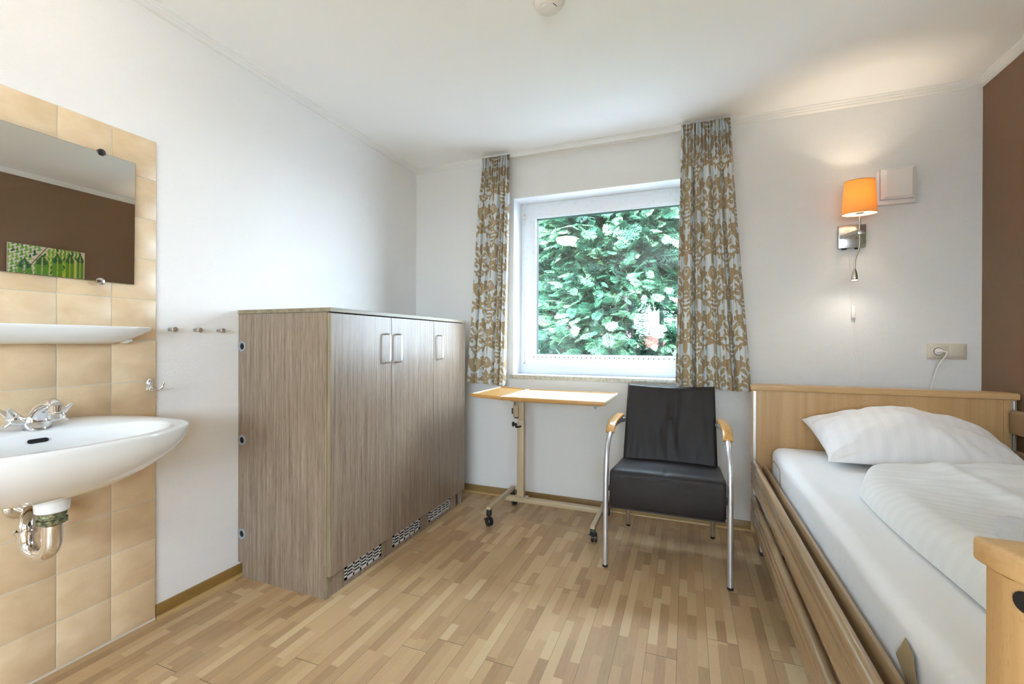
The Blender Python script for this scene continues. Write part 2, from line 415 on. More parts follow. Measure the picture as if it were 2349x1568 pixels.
def base_of(parent): 
    return Vector(parent['_b']) if parent else Vector((0, 0, 0))
BASES = {}
def obj(name, g, mat, parent=None, base=None, angle=35, flat=False):
    """links ONE mesh object; vertices are given in world space"""
    b = BASES[parent.name] if parent else Vector(base or (0, 0, 0))
    me = bpy.data.meshes.new(name)
    if isinstance(g, G):
        bmesh.ops.recalc_face_normals(g.bm, faces=g.bm.faces[:]); g.bm.to_mesh(me); g.bm.free()
    else:
        v, f = g; me.from_pydata([tuple(p) for p in v], [], f)
    me.transform(Matrix.Translation(-b))
    me.materials.append(MAT[mat]); me.shade_smooth() if not flat else me.shade_flat()
    if not flat: me.set_sharp_from_angle(angle=math.radians(angle))
    o = bpy.data.objects.new(name, me); COL.objects.link(o)
    if parent: o.parent = parent
    else: o.location = b
    BASES[o.name] = b
    return o
def thing(name, label, cat, loc, group=None):
    o = bpy.data.objects.new(name, None); COL.objects.link(o); o.location = loc; o.empty_display_size = .05
    BASES[o.name] = Vector(loc); return tag(o, label, cat, group)
def tag(o, label, cat, group=None):
    o['label'] = label; o['category'] = cat
    if group: o['group'] = group
    return o
def struct(name, g, mat, parent=None, **kw):
    o = obj(name, g, mat, parent, **kw)
    if not parent: o['kind'] = 'structure'
    return o
def box(lo, hi, bev=0., seg=2): return G().box(lo, hi, bev, seg)
def lerp(a, b, t): return a + (b - a) * t

# ------------------------------------------------------------ room shell
XL, XR, YF, YN, ZC = -2.06, 1.445, 3.10, -2.50, 2.548
WX0, WX1, WZ0, WZ1 = -1.210, 0.170, 0.890, 2.222       # far window opening
NX0, NX1, NZ0, NZ1 = -1.13, 1.34, 0.88, 2.05           # near window opening
struct('floor', box((XL - .1, YN - .3, -.05), (XR + .1, YF + .35, 0)), 'floor', flat=True)
struct('ceiling', box((XL - .1, YN - .3, ZC), (XR + .1, YF + .35, ZC + .08)), 'ceiling', flat=True)
struct('wall_left', box((XL - .1, YN - .3, 0), (XL, YF + .35, ZC)), 'wallpaper', flat=True)
RY0, RY1, RZ0, RZ1 = -2.00, -1.10, 0.88, 2.11           # unseen window added in the right wall for extra daylight
g = G(); g.box((XR, YN - .3, 0), (XR + .3, RY0, ZC)); g.box((XR, RY1, 0), (XR + .3, YF + .35, ZC)); g.box((XR, RY0, 0), (XR + .3, RY1, RZ0)); g.box((XR, RY0, RZ1), (XR + .3, RY1, ZC))
struct('wall_right', g, 'wallpaper_brown', flat=True)
def holed(y0, y1, x0, x1, z0, z1):
    g = G(); g.box((XL, y0, 0), (x0, y1, ZC)); g.box((x1, y0, 0), (XR, y1, ZC))
    g.box((x0, y0, 0), (x1, y1, z0)); g.box((x0, y0, z1), (x1, y1, ZC)); return g
wf = struct('wall_far', holed(YF, YF + .35, WX0, WX1, WZ0, WZ1), 'wallpaper', flat=True)
struct('wall_near', holed(YN - .3, YN, NX0, NX1, NZ0, NZ1), 'wallpaper', flat=True)
# smooth white plaster lining the window reveal
g = G(); g.box((WX0, YF - .001, WZ0), (WX0 + .004, YF + .16, WZ1)); g.box((WX1 - .004, YF - .001, WZ0), (WX1, YF + .16, WZ1)); g.box((WX0, YF - .001, WZ1 - .004), (WX1, YF + .16, WZ1))
obj('reveal_lining', g, 'plaster', wf, flat=True)

# crown mouldings: stepped cove, one per wall
CR = [(0, 0), (.030, 0), (.030, .006), (.022, .012), (.022, .018), (.014, .024), (.014, .030), (.006, .037), (0, .039)]
def crown(name, a, b, nx, ny):
    prof = [(d * nx, d * ny, -h) for d, h in CR]
    return struct(name, G().sweep(prof, a, b), 'trim', angle=20)
crown('trim_1', (XL, YN, ZC), (XL, YF, ZC), 1, 0)
crown('trim_2', (XL, YF, ZC), (XR, YF, ZC), 0, -1)
crown('trim_3', (XR, YN, ZC), (XR, YF, ZC), -1, 0)
crown('trim_4', (XL, YN, ZC), (XR, YN, ZC), 0, 1)
def skirting(name, a, b, nx, ny, mat):
    prof = [(d * nx, d * ny, h) for d, h in [(0, 0), (.010, 0), (.010, .050), (.007, .055), (0, .056)]]
    o = struct(name, G().sweep(prof, a, b), mat)
    q = [(0, 0), (.014, 0), (.0135, .004), (.011, .008), (.006, .0105), (0, .011)]
    obj('floor_strip', G().sweep([((.010 + d) * nx, (.010 + d) * ny, h) for d, h in q], a, b), 'skirt_light', o)
    return o
skirting('baseboard_left', (XL, 1.186, 0), (XL, YF, 0), 1, 0, 'skirt')
skirting('baseboard_far', (XL, YF, 0), (XR, YF, 0), 0, -1, 'skirt_x')
skirting('baseboard_right', (XR, YN, 0), (XR, YF, 0), -1, 0, 'skirt')
skirting('baseboard_near', (XL, YN, 0), (XR, YN, 0), 0, 1, 'skirt_x')

# ------------------------------------------------------------ far window
def window(name, x0, x1, z0, z1, yi, s, holes=True):
    """yi: room-side face of the outer frame, s: +1 when outdoors is +Y"""
    Y = lambda d: yi + s * d
    g = G()
    def fr(x0, x1, z0, z1, w, ya, yb, wb=None, bev=.004):
        wb = wb or w; ya, yb = min(ya, yb), max(ya, yb)
        g.box((x0, ya, z0), (x0 + w, yb, z1), bev); g.box((x1 - w, ya, z0), (x1, yb, z1), bev)
        g.box((x0 + w - bev * .6, ya, z1 - w), (x1 - w + bev * .6, yb - .0003, z1), bev); g.box((x0 + w - bev * .6, ya, z0), (x1 - w + bev * .6, yb - .0003, z0 + wb), bev)
    fr(x0, x1, z0, z1, .050, Y(0), Y(.075), wb=.066)
    root = struct(name, g, 'upvc')
    g = G(); sx0, sx1, sz0, sz1 = x0 + .036, x1 - .036, z0 + .058, z1 - .030
    fr(sx0, sx1, sz0, sz1, .082, Y(-.012), Y(.05), bev=.005); fr(sx0 + .076, sx1 - .076, sz0 + .076, sz1 - .076, .014, Y(-.004), Y(.05), bev=.003)
    sash = obj('sash', g, 'upvc', root)
    a, b, c, d = sx0 + .088, sx1 - .088, sz0 + .088, sz1 - .088
    g = G(); fr(a - .001, b + .001, c - .001, d + .001, .0045, Y(.004), Y(.0505), bev=0); obj('gasket', g, 'black', sash)
    g = G(); g.box((a, min(Y(.022), Y(.026)), c), (b, max(Y(.022), Y(.026)), d)); obj('glass_pane', g, 'glass', sash, flat=True)
    if holes:
        g = G(); n = 38; x = sx0 + .076
        while x < sx1 - .07:
            g.lathe([(.0036, 0), (.0036, .004)], (x, Y(-.0128), sz0 + .068), (0, s, 0), n=10); x += .0337
        obj('drain_hole_row', g, 'black', sash)
        for zz in (sz0 + .012, sz1 - .07):
            g = G(); g.box((sx0 - .012, min(Y(-.026), Y(-.006)), zz - .018), (sx0 + .006, max(Y(-.026), Y(-.006)), zz + .026), .004)
            g.box((sx0 + .004, min(Y(-.022), Y(-.010)), zz - .014), (sx0 + .020, max(Y(-.022), Y(-.010)), zz + .004), .003)
            h = obj('hinge', g, 'whitep', root)
            g = G(); g.box((sx0 - .004, min(Y(-.028), Y(-.012)), zz + .0), (sx0 + .004, max(Y(-.028), Y(-.012)), zz + .018)); obj('hinge_pin', g, 'steel', h)
        g = G(); g.tube([(sx0 - .004, Y(-.016), sz0 + .04), (sx0 - .004, Y(-.016), sz0 + .20)], .005, 8); obj('hinge_cover', g, 'whitep', root)
    return root, sash
w1, _ = window('window_1', WX0 + .004, WX1 - .004, WZ0 + .024, WZ1 - .004, YF + .155, 1)
g = box((WX0 - .026, YF - .030, WZ0 - .006), (WX1 + .03, YF + .19, WZ0 + .022), .002)
obj('window_sill', g, 'stone', w1)
g = box((WX0 + .003, YF - .026, WZ0 + .0215), (WX1 - .003, YF + .158, WZ0 + .0245), .001); obj('sill_cover', g, 'upvc', w1)
w2, _ = window('window_2', NX0, NX1, NZ0 + .01, NZ1, YN - .12, -1, holes=False)
w3, _ = window('window_added', -RY1, -RY0, RZ0 + .01, RZ1, XR + .12, 1, holes=False)  # added, unseen: lets in daylight from the right
for o in [w3] + list(w3.children_recursive):
    o.data.transform(Matrix.Rotation(math.radians(-90), 4, 'Z'))
obj('window_sill', box((XR - .04, RY0 - .03, RZ0 - .02), (XR + .125, RY1 + .03, RZ0 + .01), .003), 'stone', w3)
obj('window_sill', box((NX0 - .03, YN - .125, NZ0 - .02), (NX1 + .03, YN + .04, NZ0 + .01), .003), 'stone', w2)

# ------------------------------------------------------------ outside: ground, conifers, rear garden
struct('ground', box((-25, -40, -.45), (25, 30, -.35)), 'grass', flat=True)

def frond_template(rs, L=.2, n=10, fat=1.0):
    """flat feathery spray: stem along +X with tapering side twigs and small leaflets"""
    V, Fc = [], []
    def blade(p, d, w, l):
        d = d / np.linalg.norm(d); s = np.array([-d[1], d[0], 0.]); i = len(V); w = w * fat
        V.extend([p - s * w * .4, p + s * w * .4, p + d * l * .5 + s * w * .9, p + d * l, p + d * l * .5 - s * w * .9]); Fc.append((i, i + 1, i + 2, i + 3, i + 4))
    for i in range(n):
        t = (i + .5) / n; x = L * t; ll = L * .46 * math.sin(math.pi * (.16 + .80 * t)) ** .8 * rs.uniform(.75, 1.15); z = -.12 * L * t * t
        for sd in (-1, 1):
            a = sd * rs.uniform(.6, .85); d = np.array([math.cos(a), math.sin(a), -.18])
            blade(np.array([x, 0, z]), d, .0030, ll)
            for u in ((.35, .62) if fat == 1.0 else (.5,)):
                for s2 in (-1, 1): bb = a + s2 * .6; blade(np.array([x, 0, z]) + d * ll * u, np.array([math.cos(bb), math.sin(bb), -.1]), .0030, ll * .40)
    blade(np.array([0., 0, 0]), np.array([1., 0, -.08]), .004, L)
    return np.array(V), np.array(Fc, dtype=np.int32)
def build_foliage(name, mat, placements, temps, parent=None, base=(0, 0, 0)):
    """placements: (template index, 3x3 matrix, position, tint)"""
    VV, FF, TT, off = [], [], [], 0
    for ti, R3, p, tint in placements:
        v, f = temps[ti]
        w = v @ R3.T + p; VV.append(w)
        FF.append(f + off); off += len(v)
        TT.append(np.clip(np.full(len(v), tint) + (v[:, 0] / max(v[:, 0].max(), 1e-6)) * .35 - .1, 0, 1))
    V = np.concatenate(VV); faces = np.concatenate(FF)
    b = np.array(BASES[parent.name]) if parent else np.array(base)
    me = bpy.data.meshes.new(name); me.vertices.add(len(V)); me.vertices.foreach_set('co', (V - b).astype(np.float32).ravel())
    k = faces.shape[1]; n = len(faces); loops = faces.ravel()
    me.loops.add(len(loops)); me.loops.foreach_set('vertex_index', loops)
    me.polygons.add(n); me.polygons.foreach_set('loop_start', np.arange(0, n * k, k, dtype=np.int32))
    me.update(calc_edges=True); me.validate()
    at = me.attributes.new('tint', 'FLOAT', 'POINT'); at.data.foreach_set('value', np.concatenate(TT).astype(np.float32))
    me.materials.append(MAT[mat]); o = bpy.data.objects.new(name, me); COL.objects.link(o)
    if parent: o.parent = parent
    BASES[o.name] = Vector(b)
    return o
def rotm(d, up, roll=0.):
    d = np.array(d, float); d /= np.linalg.norm(d); up = np.array(up, float); s = np.cross(up, d); s /= np.linalg.norm(s); u = np.cross(d, s)
    if roll: s, u = s * math.cos(roll) + u * math.sin(roll), u * math.cos(roll) - s * math.sin(roll)
    return np.stack([d, s, u], axis=1)
rs = np.random.RandomState(4)
TEMPS = [frond_template(rs, L) for L in (.18, .22, .26, .20)]
TEMPS.append(frond_template(rs, .20, 9, 1.6))
def conifer(cx, cy, rx, ry, z0, z1, nb, label, seed, ang=(0, 2 * math.pi), dens=9):
    rs = np.random.RandomState(seed)
    t = thing('conifer_tree', label, 'tree', (cx, cy, -.35), 'conifers outside the window')
    P = []
    for _ in range(nb):
        a = rs.uniform(*ang); z = z0 + (z1 - z0) * rs.rand() ** .85; k = 1 - .35 * max(0, (z - z0) / (z1 - z0)) ** 2
        rad = rs.uniform(.72, 1.08) * k
        o = np.array([math.cos(a), math.sin(a), 0.])
        tip = np.array([cx + rx * rad * o[0], cy + ry * rad * o[1], z])
        side = rs.uniform(-.9, .9); d = o + side * np.array([-o[1], o[0], 0]) + np.array([0, 0, rs.uniform(-.35, .35)]); d /= np.linalg.norm(d)
        tb = rs.uniform(.05, .9)
        roll = rs.uniform(-1.0, 1.0)
        for j in range(dens):
            p = tip - d * rs.uniform(-.05, .55) + rs.normal(0, .085, 3)
            sp = (j / (dens - 1) - .5) * 1.9
            s = np.cross(d, [0, 0, 1.]); dd = d * math.cos(sp) + s * math.sin(sp) + np.array([0, 0, rs.uniform(-.35, .1)])
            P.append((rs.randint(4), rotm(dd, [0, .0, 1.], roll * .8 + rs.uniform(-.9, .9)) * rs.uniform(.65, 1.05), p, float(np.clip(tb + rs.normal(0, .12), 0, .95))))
    for _ in range(nb * 5):                         # inner sprays, their shade put into a darker tint
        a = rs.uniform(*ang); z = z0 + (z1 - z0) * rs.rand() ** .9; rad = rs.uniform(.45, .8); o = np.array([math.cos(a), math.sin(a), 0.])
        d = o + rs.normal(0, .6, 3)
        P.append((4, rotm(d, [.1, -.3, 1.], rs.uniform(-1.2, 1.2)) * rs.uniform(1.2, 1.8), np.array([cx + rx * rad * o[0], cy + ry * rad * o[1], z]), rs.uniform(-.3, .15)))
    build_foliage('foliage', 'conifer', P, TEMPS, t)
    g = G(); g.tube([(cx, cy + .6, -.35), (cx + .03, cy + .6, 1.5), (cx, cy + .6, z1 * .9)], [.12, .09, .03], 10); obj('trunk', g, 'bark', t)
    for _ in range(14):
        g = G(); a = rs.uniform(*ang); z = rs.uniform(z0, z1 * .9)
        g.tube([(cx, cy, z - .2), (cx + rx * .45 * math.cos(a), cy + ry * .45 * math.sin(a), z - .05), (cx + rx * .85 * math.cos(a), cy + ry * .85 * math.sin(a), z)], [.014, .009, .003], 6)
        obj('branch', g, 'bark', t)
    return t
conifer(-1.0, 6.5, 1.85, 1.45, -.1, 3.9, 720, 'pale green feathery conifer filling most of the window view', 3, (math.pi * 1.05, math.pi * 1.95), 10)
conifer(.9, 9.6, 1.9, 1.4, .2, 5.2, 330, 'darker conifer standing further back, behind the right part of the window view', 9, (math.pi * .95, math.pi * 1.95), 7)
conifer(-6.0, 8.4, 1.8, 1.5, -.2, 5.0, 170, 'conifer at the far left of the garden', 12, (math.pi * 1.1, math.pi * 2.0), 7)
def tpl_leaf():
    v = np.array([[0, 0, 0], [.35, .28, .04], [1, 0, 0], [.35, -.28, .04], [.18, 0, .0]]) * .13
    return v, np.array([[0, 3, 2, 1, 4]][:1], dtype=np.int32)[:, [0, 1, 2, 3]]
LT = [tpl_leaf()]
rs = np.random.RandomState(5)
def leafy_tree(label, x, y, cz, r, n, trunk, group, tint):
    t = thing('tree', label, 'tree', (x, y, -.35), group); P = []
    for _ in range(n):
        d = rs.normal(0, 1, 3); d /= np.linalg.norm(d)
        P.append((0, rotm(d, [.1, .2, 1.]) * rs.uniform(1.1, 2.2), np.array([x, y, cz]) + d * np.array(r) * rs.uniform(.4, 1), rs.uniform(*tint)))
    build_foliage('crown', 'leaf', P, LT, t)
    obj('trunk', G().tube([(x, y, -.35), (x + .08, y, cz * .6), (x + .02, y, cz)], trunk, 10), 'bark', t)
for lab, x, cz in (('grey-trunked tree behind the conifers, in the middle of the window view', -1.6, 4.2), ('grey-trunked tree behind the conifers, at the right edge of the window view beside the curtain', .95, 4.0), ('grey-trunked tree behind the conifers, at the far right of the garden', 3.5, 4.0)):
    leafy_tree(lab, x, 12.6, cz, (1.1, .9, 2.2), 1700, [.16, .13, .09], 'leafy trees behind the conifers', (0, .6))

t = thing('hedge', 'tall dark hedge added behind the conifers as a backing against bright sky', 'hedge', (-1, 15.5, -.35))
P = [(0, rotm(rs.normal(0, 1, 3), [.1, .2, 1.]) * rs.uniform(2.4, 4.2), np.array([rs.uniform(-9, 7), rs.uniform(15.0, 16.0), rs.uniform(-.3, 6.5)]), rs.uniform(0, .25)) for _ in range(9000)]
build_foliage('leaves', 'leaf', P, LT, t)
g = G()
g.box((-9, 15.4, -.35), (7, 15.6, 5.6)); obj('backing_slab', g, 'bark', t)  # solid slab in the added hedge, blocks sky between the leaves

# rear garden, seen only as a reflection in the far pane
t = thing('house', 'neighbouring house with a red tiled roof, seen reflected in the window pane', 'house', (-2.8, -27, -.35))
obj('walls', box((-3.0, -29, -.35), (-1.4, -25.2, .28)), 'render_wall', t, flat=True)
g = G(); g.loft([[(-3.2, -24.8, .25), (-3.2, -27.0, 1.6), (-3.2, -29.4, .25)], [(-1.35, -24.8, .25), (-1.35, -27.0, 1.6), (-1.35, -29.4, .25)]])
obj('roof', g, 'roof_tile', t, flat=True)
for lab, x, y, cz, r in (('leafy tree reflected at the left edge of the bright rectangle in the pane', -2.3, -13, 2.0, (.85, .6, 1.5)), ('narrow leafy tree reflected beside the right curtain in the pane', -.55, -12.5, 2.0, (.38, .4, 1.7)), ('high leafy tree reflected above the red roof in the pane', -1.2, -15.2, 3.6, (1.2, .6, .9)), ('wide leafy tree left of the garden beyond the rear window', -4.8, -13, 2.0, (1.3, .8, 1.8)), ('wide leafy tree right of the garden beyond the rear window', 1.8, -12, 2.2, (1.5, .8, 1.9))):
    leafy_tree(lab, x, y, cz, r, 1300, [.12, .10, .07], 'garden trees beyond the rear window', (-.3, .35))

t = thing('potted_plant', 'small leafy plant in a dark pot on the rear window sill, reflected in the pane', 'plant', (-.80, YN - .04, NZ0 + .01))
g = G().lathe([(.045, 0), (.06, .012), (.07, .09), (.074, .10), (.066, .10), (.06, .08)], (-.80, YN - .04, NZ0 + .01)); obj('pot', g, 'terracotta', t)
P = []
for _ in range(110):
    d = rs.normal(0, 1, 3); d[2] = abs(d[2]); d /= np.linalg.norm(d)
    P.append((0, rotm(d, [.1, .2, 1.]) * rs.uniform(.3, .55), np.array([-.80, YN - .04, NZ0 + .12]) + d * np.array([.08, .05, .09]) * rs.rand(), rs.uniform(0, .5)))
build_foliage('leaves', 'leaf', P, LT, t)

# ------------------------------------------------------------ wall tiling
TX = -2.050
YT = [1.1829, 1.0286] + [1.0286 - .1598 * k for k in range(1, 10)]
ZT = [.008 + .1642 * k for k in range(13)]
g = G()
for i in range(len(YT) - 1):
    for k in range(12):
        g.box((TX - .006, YT[i + 1] + .0016, ZT[k] + .0016), (TX, YT[i] - .0016, ZT[k + 1] - .0016), .0016, 2)
tl = obj('wall_tiles', g, 'tile', base=(TX, .5, 0))
tag(tl, 'beige wall tiling behind the washbasin with pale grout', 'wall tiles')
obj('grout', box((XL - .001, YT[-1], 0), (TX - .0022, YT[0], ZT[-1])), 'grout', tl, flat=True)

# ------------------------------------------------------------ mirror
t = thing('mirror', 'frameless rectangular mirror clipped on the tiles above the washbasin', 'mirror', (TX, .60, 1.378))
tilt = math.radians(.75)
MT = Matrix.Translation((TX + .008, 0, 1.378)) @ Matrix.Rotation(tilt, 4, 'Y')
def mbox(lo, hi, bev=0): return G().box(lo, hi, bev, 1, MT)
obj('glass_back', mbox((0, .10, 0), (.0045, 1.0965, .4785), .0006), 'mirror_edge', t)
g = G().box((.0046, .1012, .0012), (.0050, 1.0953, .4773), 0, 1, MT); obj('mirror_face', g, 'mirror', t, flat=True)
for (y, z, up) in ((.986, 0, 0), (.986, .4785, 1), (.22, 0, 0), (.22, .4785, 1)):
    g = G(); g.lathe([(.004, -.012), (.012, -.008), (.013, 0), (.012, .004), (.005, .006)], (0, 0, 0), (1, 0, 0), 16)
    g.bm.transform(Matrix.Translation(MT @ Vector((.005, y, z))) ); obj('clip', g, 'black' if up else 'chrome', t)

# ------------------------------------------------------------ ceramic shelf
t = thing('washstand_shelf', 'long white ceramic shelf on the tiles between mirror and washbasin', 'shelf', (TX, .62, 1.15))
def shelf_ring(s, z, k=1.):
    pts = []
    for i in range(48):
        a = -math.pi / 2 + math.pi * i / 47
        cy = math.sin(a); cxx = math.cos(a)
        Yy = .62 + .52 * s * math.copysign(abs(cy) ** .42, cy); Xx = TX + .001 + .135 * k * abs(cxx) ** .55
        pts.append((Xx, Yy, z))
    return pts
g = G(); g.loft([shelf_ring(.72, 1.1475, .42), shelf_ring(.77, 1.1455, .50), shelf_ring(.86, 1.160, .72), shelf_ring(.945, 1.182, .9), shelf_ring(.985, 1.198, .98), shelf_ring(1., 1.2065, 1.), shelf_ring(.995, 1.2095, .985), shelf_ring(.975, 1.2085, .95), shelf_ring(.95, 1.200, .90), shelf_ring(.6, 1.198, .5)])
obj('dish', g, 'ceramic', t, angle=60)
g = G()
g.tube(smooth_path([(TX + .004, 1.055, 1.158), (TX + .03, 1.058, 1.156), (TX + .048, 1.064, 1.162)], 5), [.010] * 11, 10)
obj('mounting_boss', g, 'ceramic', t)

# ------------------------------------------------------------ coat pegs and robe hook
for k, (y, lab) in enumerate(((1.240, 'short steel coat peg nearest the beige tiles'), (1.345, 'middle short steel coat peg of the row of three'), (1.451, 'short steel coat peg nearest the brown cupboard'))):
    if k == 0:
        t0 = thing('coat_peg', lab, 'coat peg', (XL, y, 1.205), 'steel coat pegs on the white wall')
        pa = obj('stem', G().lathe([(.0085, 0), (.0085, .026)], (XL, y, 1.205), (1, 0, 0), 20), 'steel', t0)
        pb = obj('cap', G().lathe([(.0085, .026), (.0112, .027), (.0112, .037), (.0102, .038)], (XL, y, 1.205), (1, 0, 0), 24), 'nickel', t0)
    else:
        r = t0.copy(); COL.objects.link(r); r.location = (XL, y, 1.205); r['label'] = lab
        for q in (pa, pb): c = q.copy(); COL.objects.link(c); c.parent = r
t = thing('robe_hook', 'double chrome robe hook on the right edge of the tiles above the washbasin', 'hook', (TX, 1.157, .955))
g = G()
g.loft([[(TX + d, 1.157 + w * math.cos(a), .982 + h * math.sin(a) - (.006 if math.sin(a) < 0 else 0)) for a in [2 * math.pi * i / 20 for i in range(20)]] for d, w, h in ((0, .012, .022), (.004, .012, .022), (.007, .009, .018))])
obj('back_plate', g, 'chrome', t)
for z in (.990, .990):
    pass
for dy in (-.0042, .0042): obj('screw', G().lathe([(.0028, 0), (.0026, .0015), (.001, .002)], (TX + .007, 1.157 + dy, .992), (1, 0, 0), 10), 'steel', t)
for sgn, (ex, ez) in ((1, (.052, .986)), (-1, (.030, .956))):
    pth = smooth_path([(TX + .005, 1.157, .970), (TX + .016, 1.157 + sgn * .006, .958), (TX + .034, 1.157 + sgn * .014, .957), (TX + ex * .9, 1.157 + sgn * .021, .968), (TX + ex * .95, 1.157 + sgn * .024, ez)], 5)
    obj('prong', G().tube(pth, [.0042] * (len(pth) - 3) + [.004, .0046, .003], 10), 'chrome', t)

# ------------------------------------------------------------ washbasin
BC = (-1.80, .755)
t = thing('washbasin', 'white ceramic wall-hung washbasin under the mirror', 'washbasin', (TX, BC[1], .64))
def basin_ring(s, z, inner=False, wall=TX + .001, fx=1.):
    pts = []
    for i in range(72):
        a = 2 * math.pi * i / 72; c, sn = math.cos(a), math.sin(a)
        y = .352 * math.copysign(abs(sn) ** .85, sn); xf = .245 * abs(c) ** .88
        if c >= 0: x = xf * fx
        else: x = -.25 * abs(c) ** .40
        X, Yv = BC[0] - .0 + x * s, BC[1] + y * s
        if not inner: X = max(X, wall)
        pts.append((X, Yv, z))
    return pts
def tipz(ring, k=1.):     # back ledge rises toward the wall
    return [(x, y, z + k * .024 * max(0., (-1.80 - x) / .25) * (1 - min(1, (abs(y - BC[1]) / .36)) ** 3)) for x, y, z in ring]
R = []
for s, z in ((.16, .678), (.30, .684), (.44, .697), (.58, .716), (.71, .740), (.82, .765), (.90, .788), (.955, .811), (.985, .832), (.997, .849)):
    R.append([(max(TX + .001, lerp(TX + .02, x, 1.) if s > .5 else x), y, z) for x, y, _ in basin_ring(s, z)])
R.append(tipz(basin_ring(1.0, .857))); R.append(tipz(basin_ring(.992, .863))); R.append(tipz(basin_ring(.965, .864)))
def bowl(s, z, sx=1.):
    pts = []
    for i in range(72):
        a = 2 * math.pi * i / 72; c, sn = math.cos(a), math.sin(a)
        x = (.195 if c > 0 else .115) * c * s * sx; y = .30 * math.copysign(abs(sn) ** .8, sn) * s
        pts.append((BC[0] + .01 + x, BC[1] + y, z))
    return pts
R.append(tipz(bowl(1.02, .8625), .6)); R.append(tipz(bowl(1., .857), .5)); R.append(bowl(.95, .835)); R.append(bowl(.86, .80)); R.append(bowl(.70, .76)); R.append(bowl(.45, .735)); R.append(bowl(.12, .728))
obj('basin', G().loft(R), 'ceramic', t, angle=75)
g = G(); g.lathe([(.036, .636), (.040, .640), (.0415, .668), (.043, .69)], (BC[0] - .005, BC[1], 0)); obj('waste_boss', g, 'ceramic', t)
# overflow slot
def stad(cx, cy, cz, w, h, d, g, n=10, ax=(0, 1, 0)):
    ring = []
    for i in range(2 * n):
        a = math.pi * i / (n - 1) - math.pi / 2 if i < n else math.pi * (i - n) / (n - 1) + math.pi / 2
        off = (w - h) if i < n else -(w - h)
        ring.append((off + h * math.cos(a), h * math.sin(a)))
    g.loft([[(cx - d, cy + u, cz + v) for u, v in ring], [(cx + d, cy + u, cz + v) for u, v in ring]])
g = G(); stad(-1.9005, BC[1] + .005, .8425, .024, .0062, .006, g); obj('overflow_slot', g, 'gap_shade', t)
obj('plug_ring', G().lathe([(.022, .7275), (.022, .731), (.016, .732), (.004, .731)], (BC[0] + .01, BC[1], 0)), 'chrome', t)

# faucet
FX, FY, FZ = -1.945, .775, .875
t = thing('faucet', 'chrome two-handle mixer tap on the back ledge of the washbasin', 'faucet', (FX, FY, FZ))
def ell(cx, cy, cz, a, b, n=16): return [(cx + a * math.cos(2 * math.pi * i / n), cy + b * math.sin(2 * math.pi * i / n), cz) for i in range(n)]
obj('base_ring', G().lathe([(.030, 0), (.030, .003), (.024, .004)], (FX, FY, FZ - .002)), 'steel', t)
g = G(); g.loft([ell(FX, FY, FZ + .002, .025, .031), ell(FX, FY, FZ + .02, .028, .038), ell(FX, FY, FZ + .036, .026, .036), ell(FX + .004, FY, FZ + .046, .016, .022), ell(FX + .01, FY, FZ + .055, .009, .010)]); obj('body', g, 'chrome', t, angle=60)
pth = smooth_path([(FX + .0, FY, FZ + .03), (FX + .025, FY, FZ + .058), (FX + .055, FY, FZ + .076), (FX + .095, FY, FZ + .084), (FX + .112, FY, FZ + .078)], 5)
obj('spout', G().tube(pth, [lerp(.024, .0155, i / (len(pth) - 1)) for i in range(len(pth))], 16), 'chrome', t, angle=60)
obj('aerator', G().lathe([(.0150, .038), (.0162, .040), (.0162, .058), (.0142, .060), (.0150, .080)], (FX + .108, FY, FZ)), 'chrome', t)
for sg in (-1, 1):
    c = Vector((FX + .002, FY + sg * .040, FZ + .030))
    g = G(); g.tube([c - Vector((0, sg * .012, .006)), c + Vector((0, sg * .006, .003)), c + Vector((0, sg * .018, .010)), c + Vector((0, sg * .026, .014))], [.013, .019, .021, .012], 16)
    for ang in (0.6, 2.7, 4.8):
        d = Vector((math.cos(ang), 0, math.sin(ang))); e = c + Vector((0, sg * .018, .010))
        g.tube([e, e + d * .020 + Vector((0, sg * .005, .004)), e + d * .037 + Vector((0, sg * .018, .013))], [.015, .012, .005], 10, flat=.7)
    obj('handle', g, 'chrome', t, angle=60)

# trap under the basin
t = thing('drain_trap', 'chrome bottle-neck drain pipe curving from the washbasin to the tiled wall', 'drain pipe', (BC[0], BC[1], .50))
DX, DY = BC[0] - .005, BC[1]
g = G(); g.lathe([(.028, .636), (.034, .634), (.034, .624), (.030, .622), (.030, .616), (.036, .614), (.036, .602), (.030, .600), (.026, .596)], (DX, DY, 0), n=14); obj('coupling_nut', g, 'patina', t)
pth = [(DX, DY, .60), (DX, DY, .545)] + [(DX - .045 + .045 * math.cos(a), DY - .012 * (1 - math.cos(a)), .545 - .045 * math.sin(a)) for a in [math.pi * i / 12 for i in range(1, 12)]] + [(DX - .09, DY - .024, .545), (DX - .09, DY - .024, .575)]
obj('u_bend', G().tube(pth, [.0245] * 2 + [.0235] * 3 + [.022] * 3 + [.0205] * (len(pth) - 8), 18), 'chrome', t, angle=60)
g = G(); g.lathe([(.021, 0), (.026, .001), (.026, .012), (.021, .013)], (DX - .09, DY - .024, .562)); obj('collar', g, 'chrome', t)
pth = smooth_path([(DX - .09, DY - .024, .565), (DX - .09, DY - .022, .585), (DX - .108, DY - .012, .606), (DX - .15, DY + .008, .612), (TX, DY + .02, .612)], 6)
obj('outlet_pipe', G().tube(pth, .019, 16), 'chrome', t, angle=60)
obj('wall_flange', G().lathe([(.040, 0), (.039, .008), (.030, .014), (.020, .016)], (TX, DY + .02, .612), (1, 0, 0)), 'chrome', t)

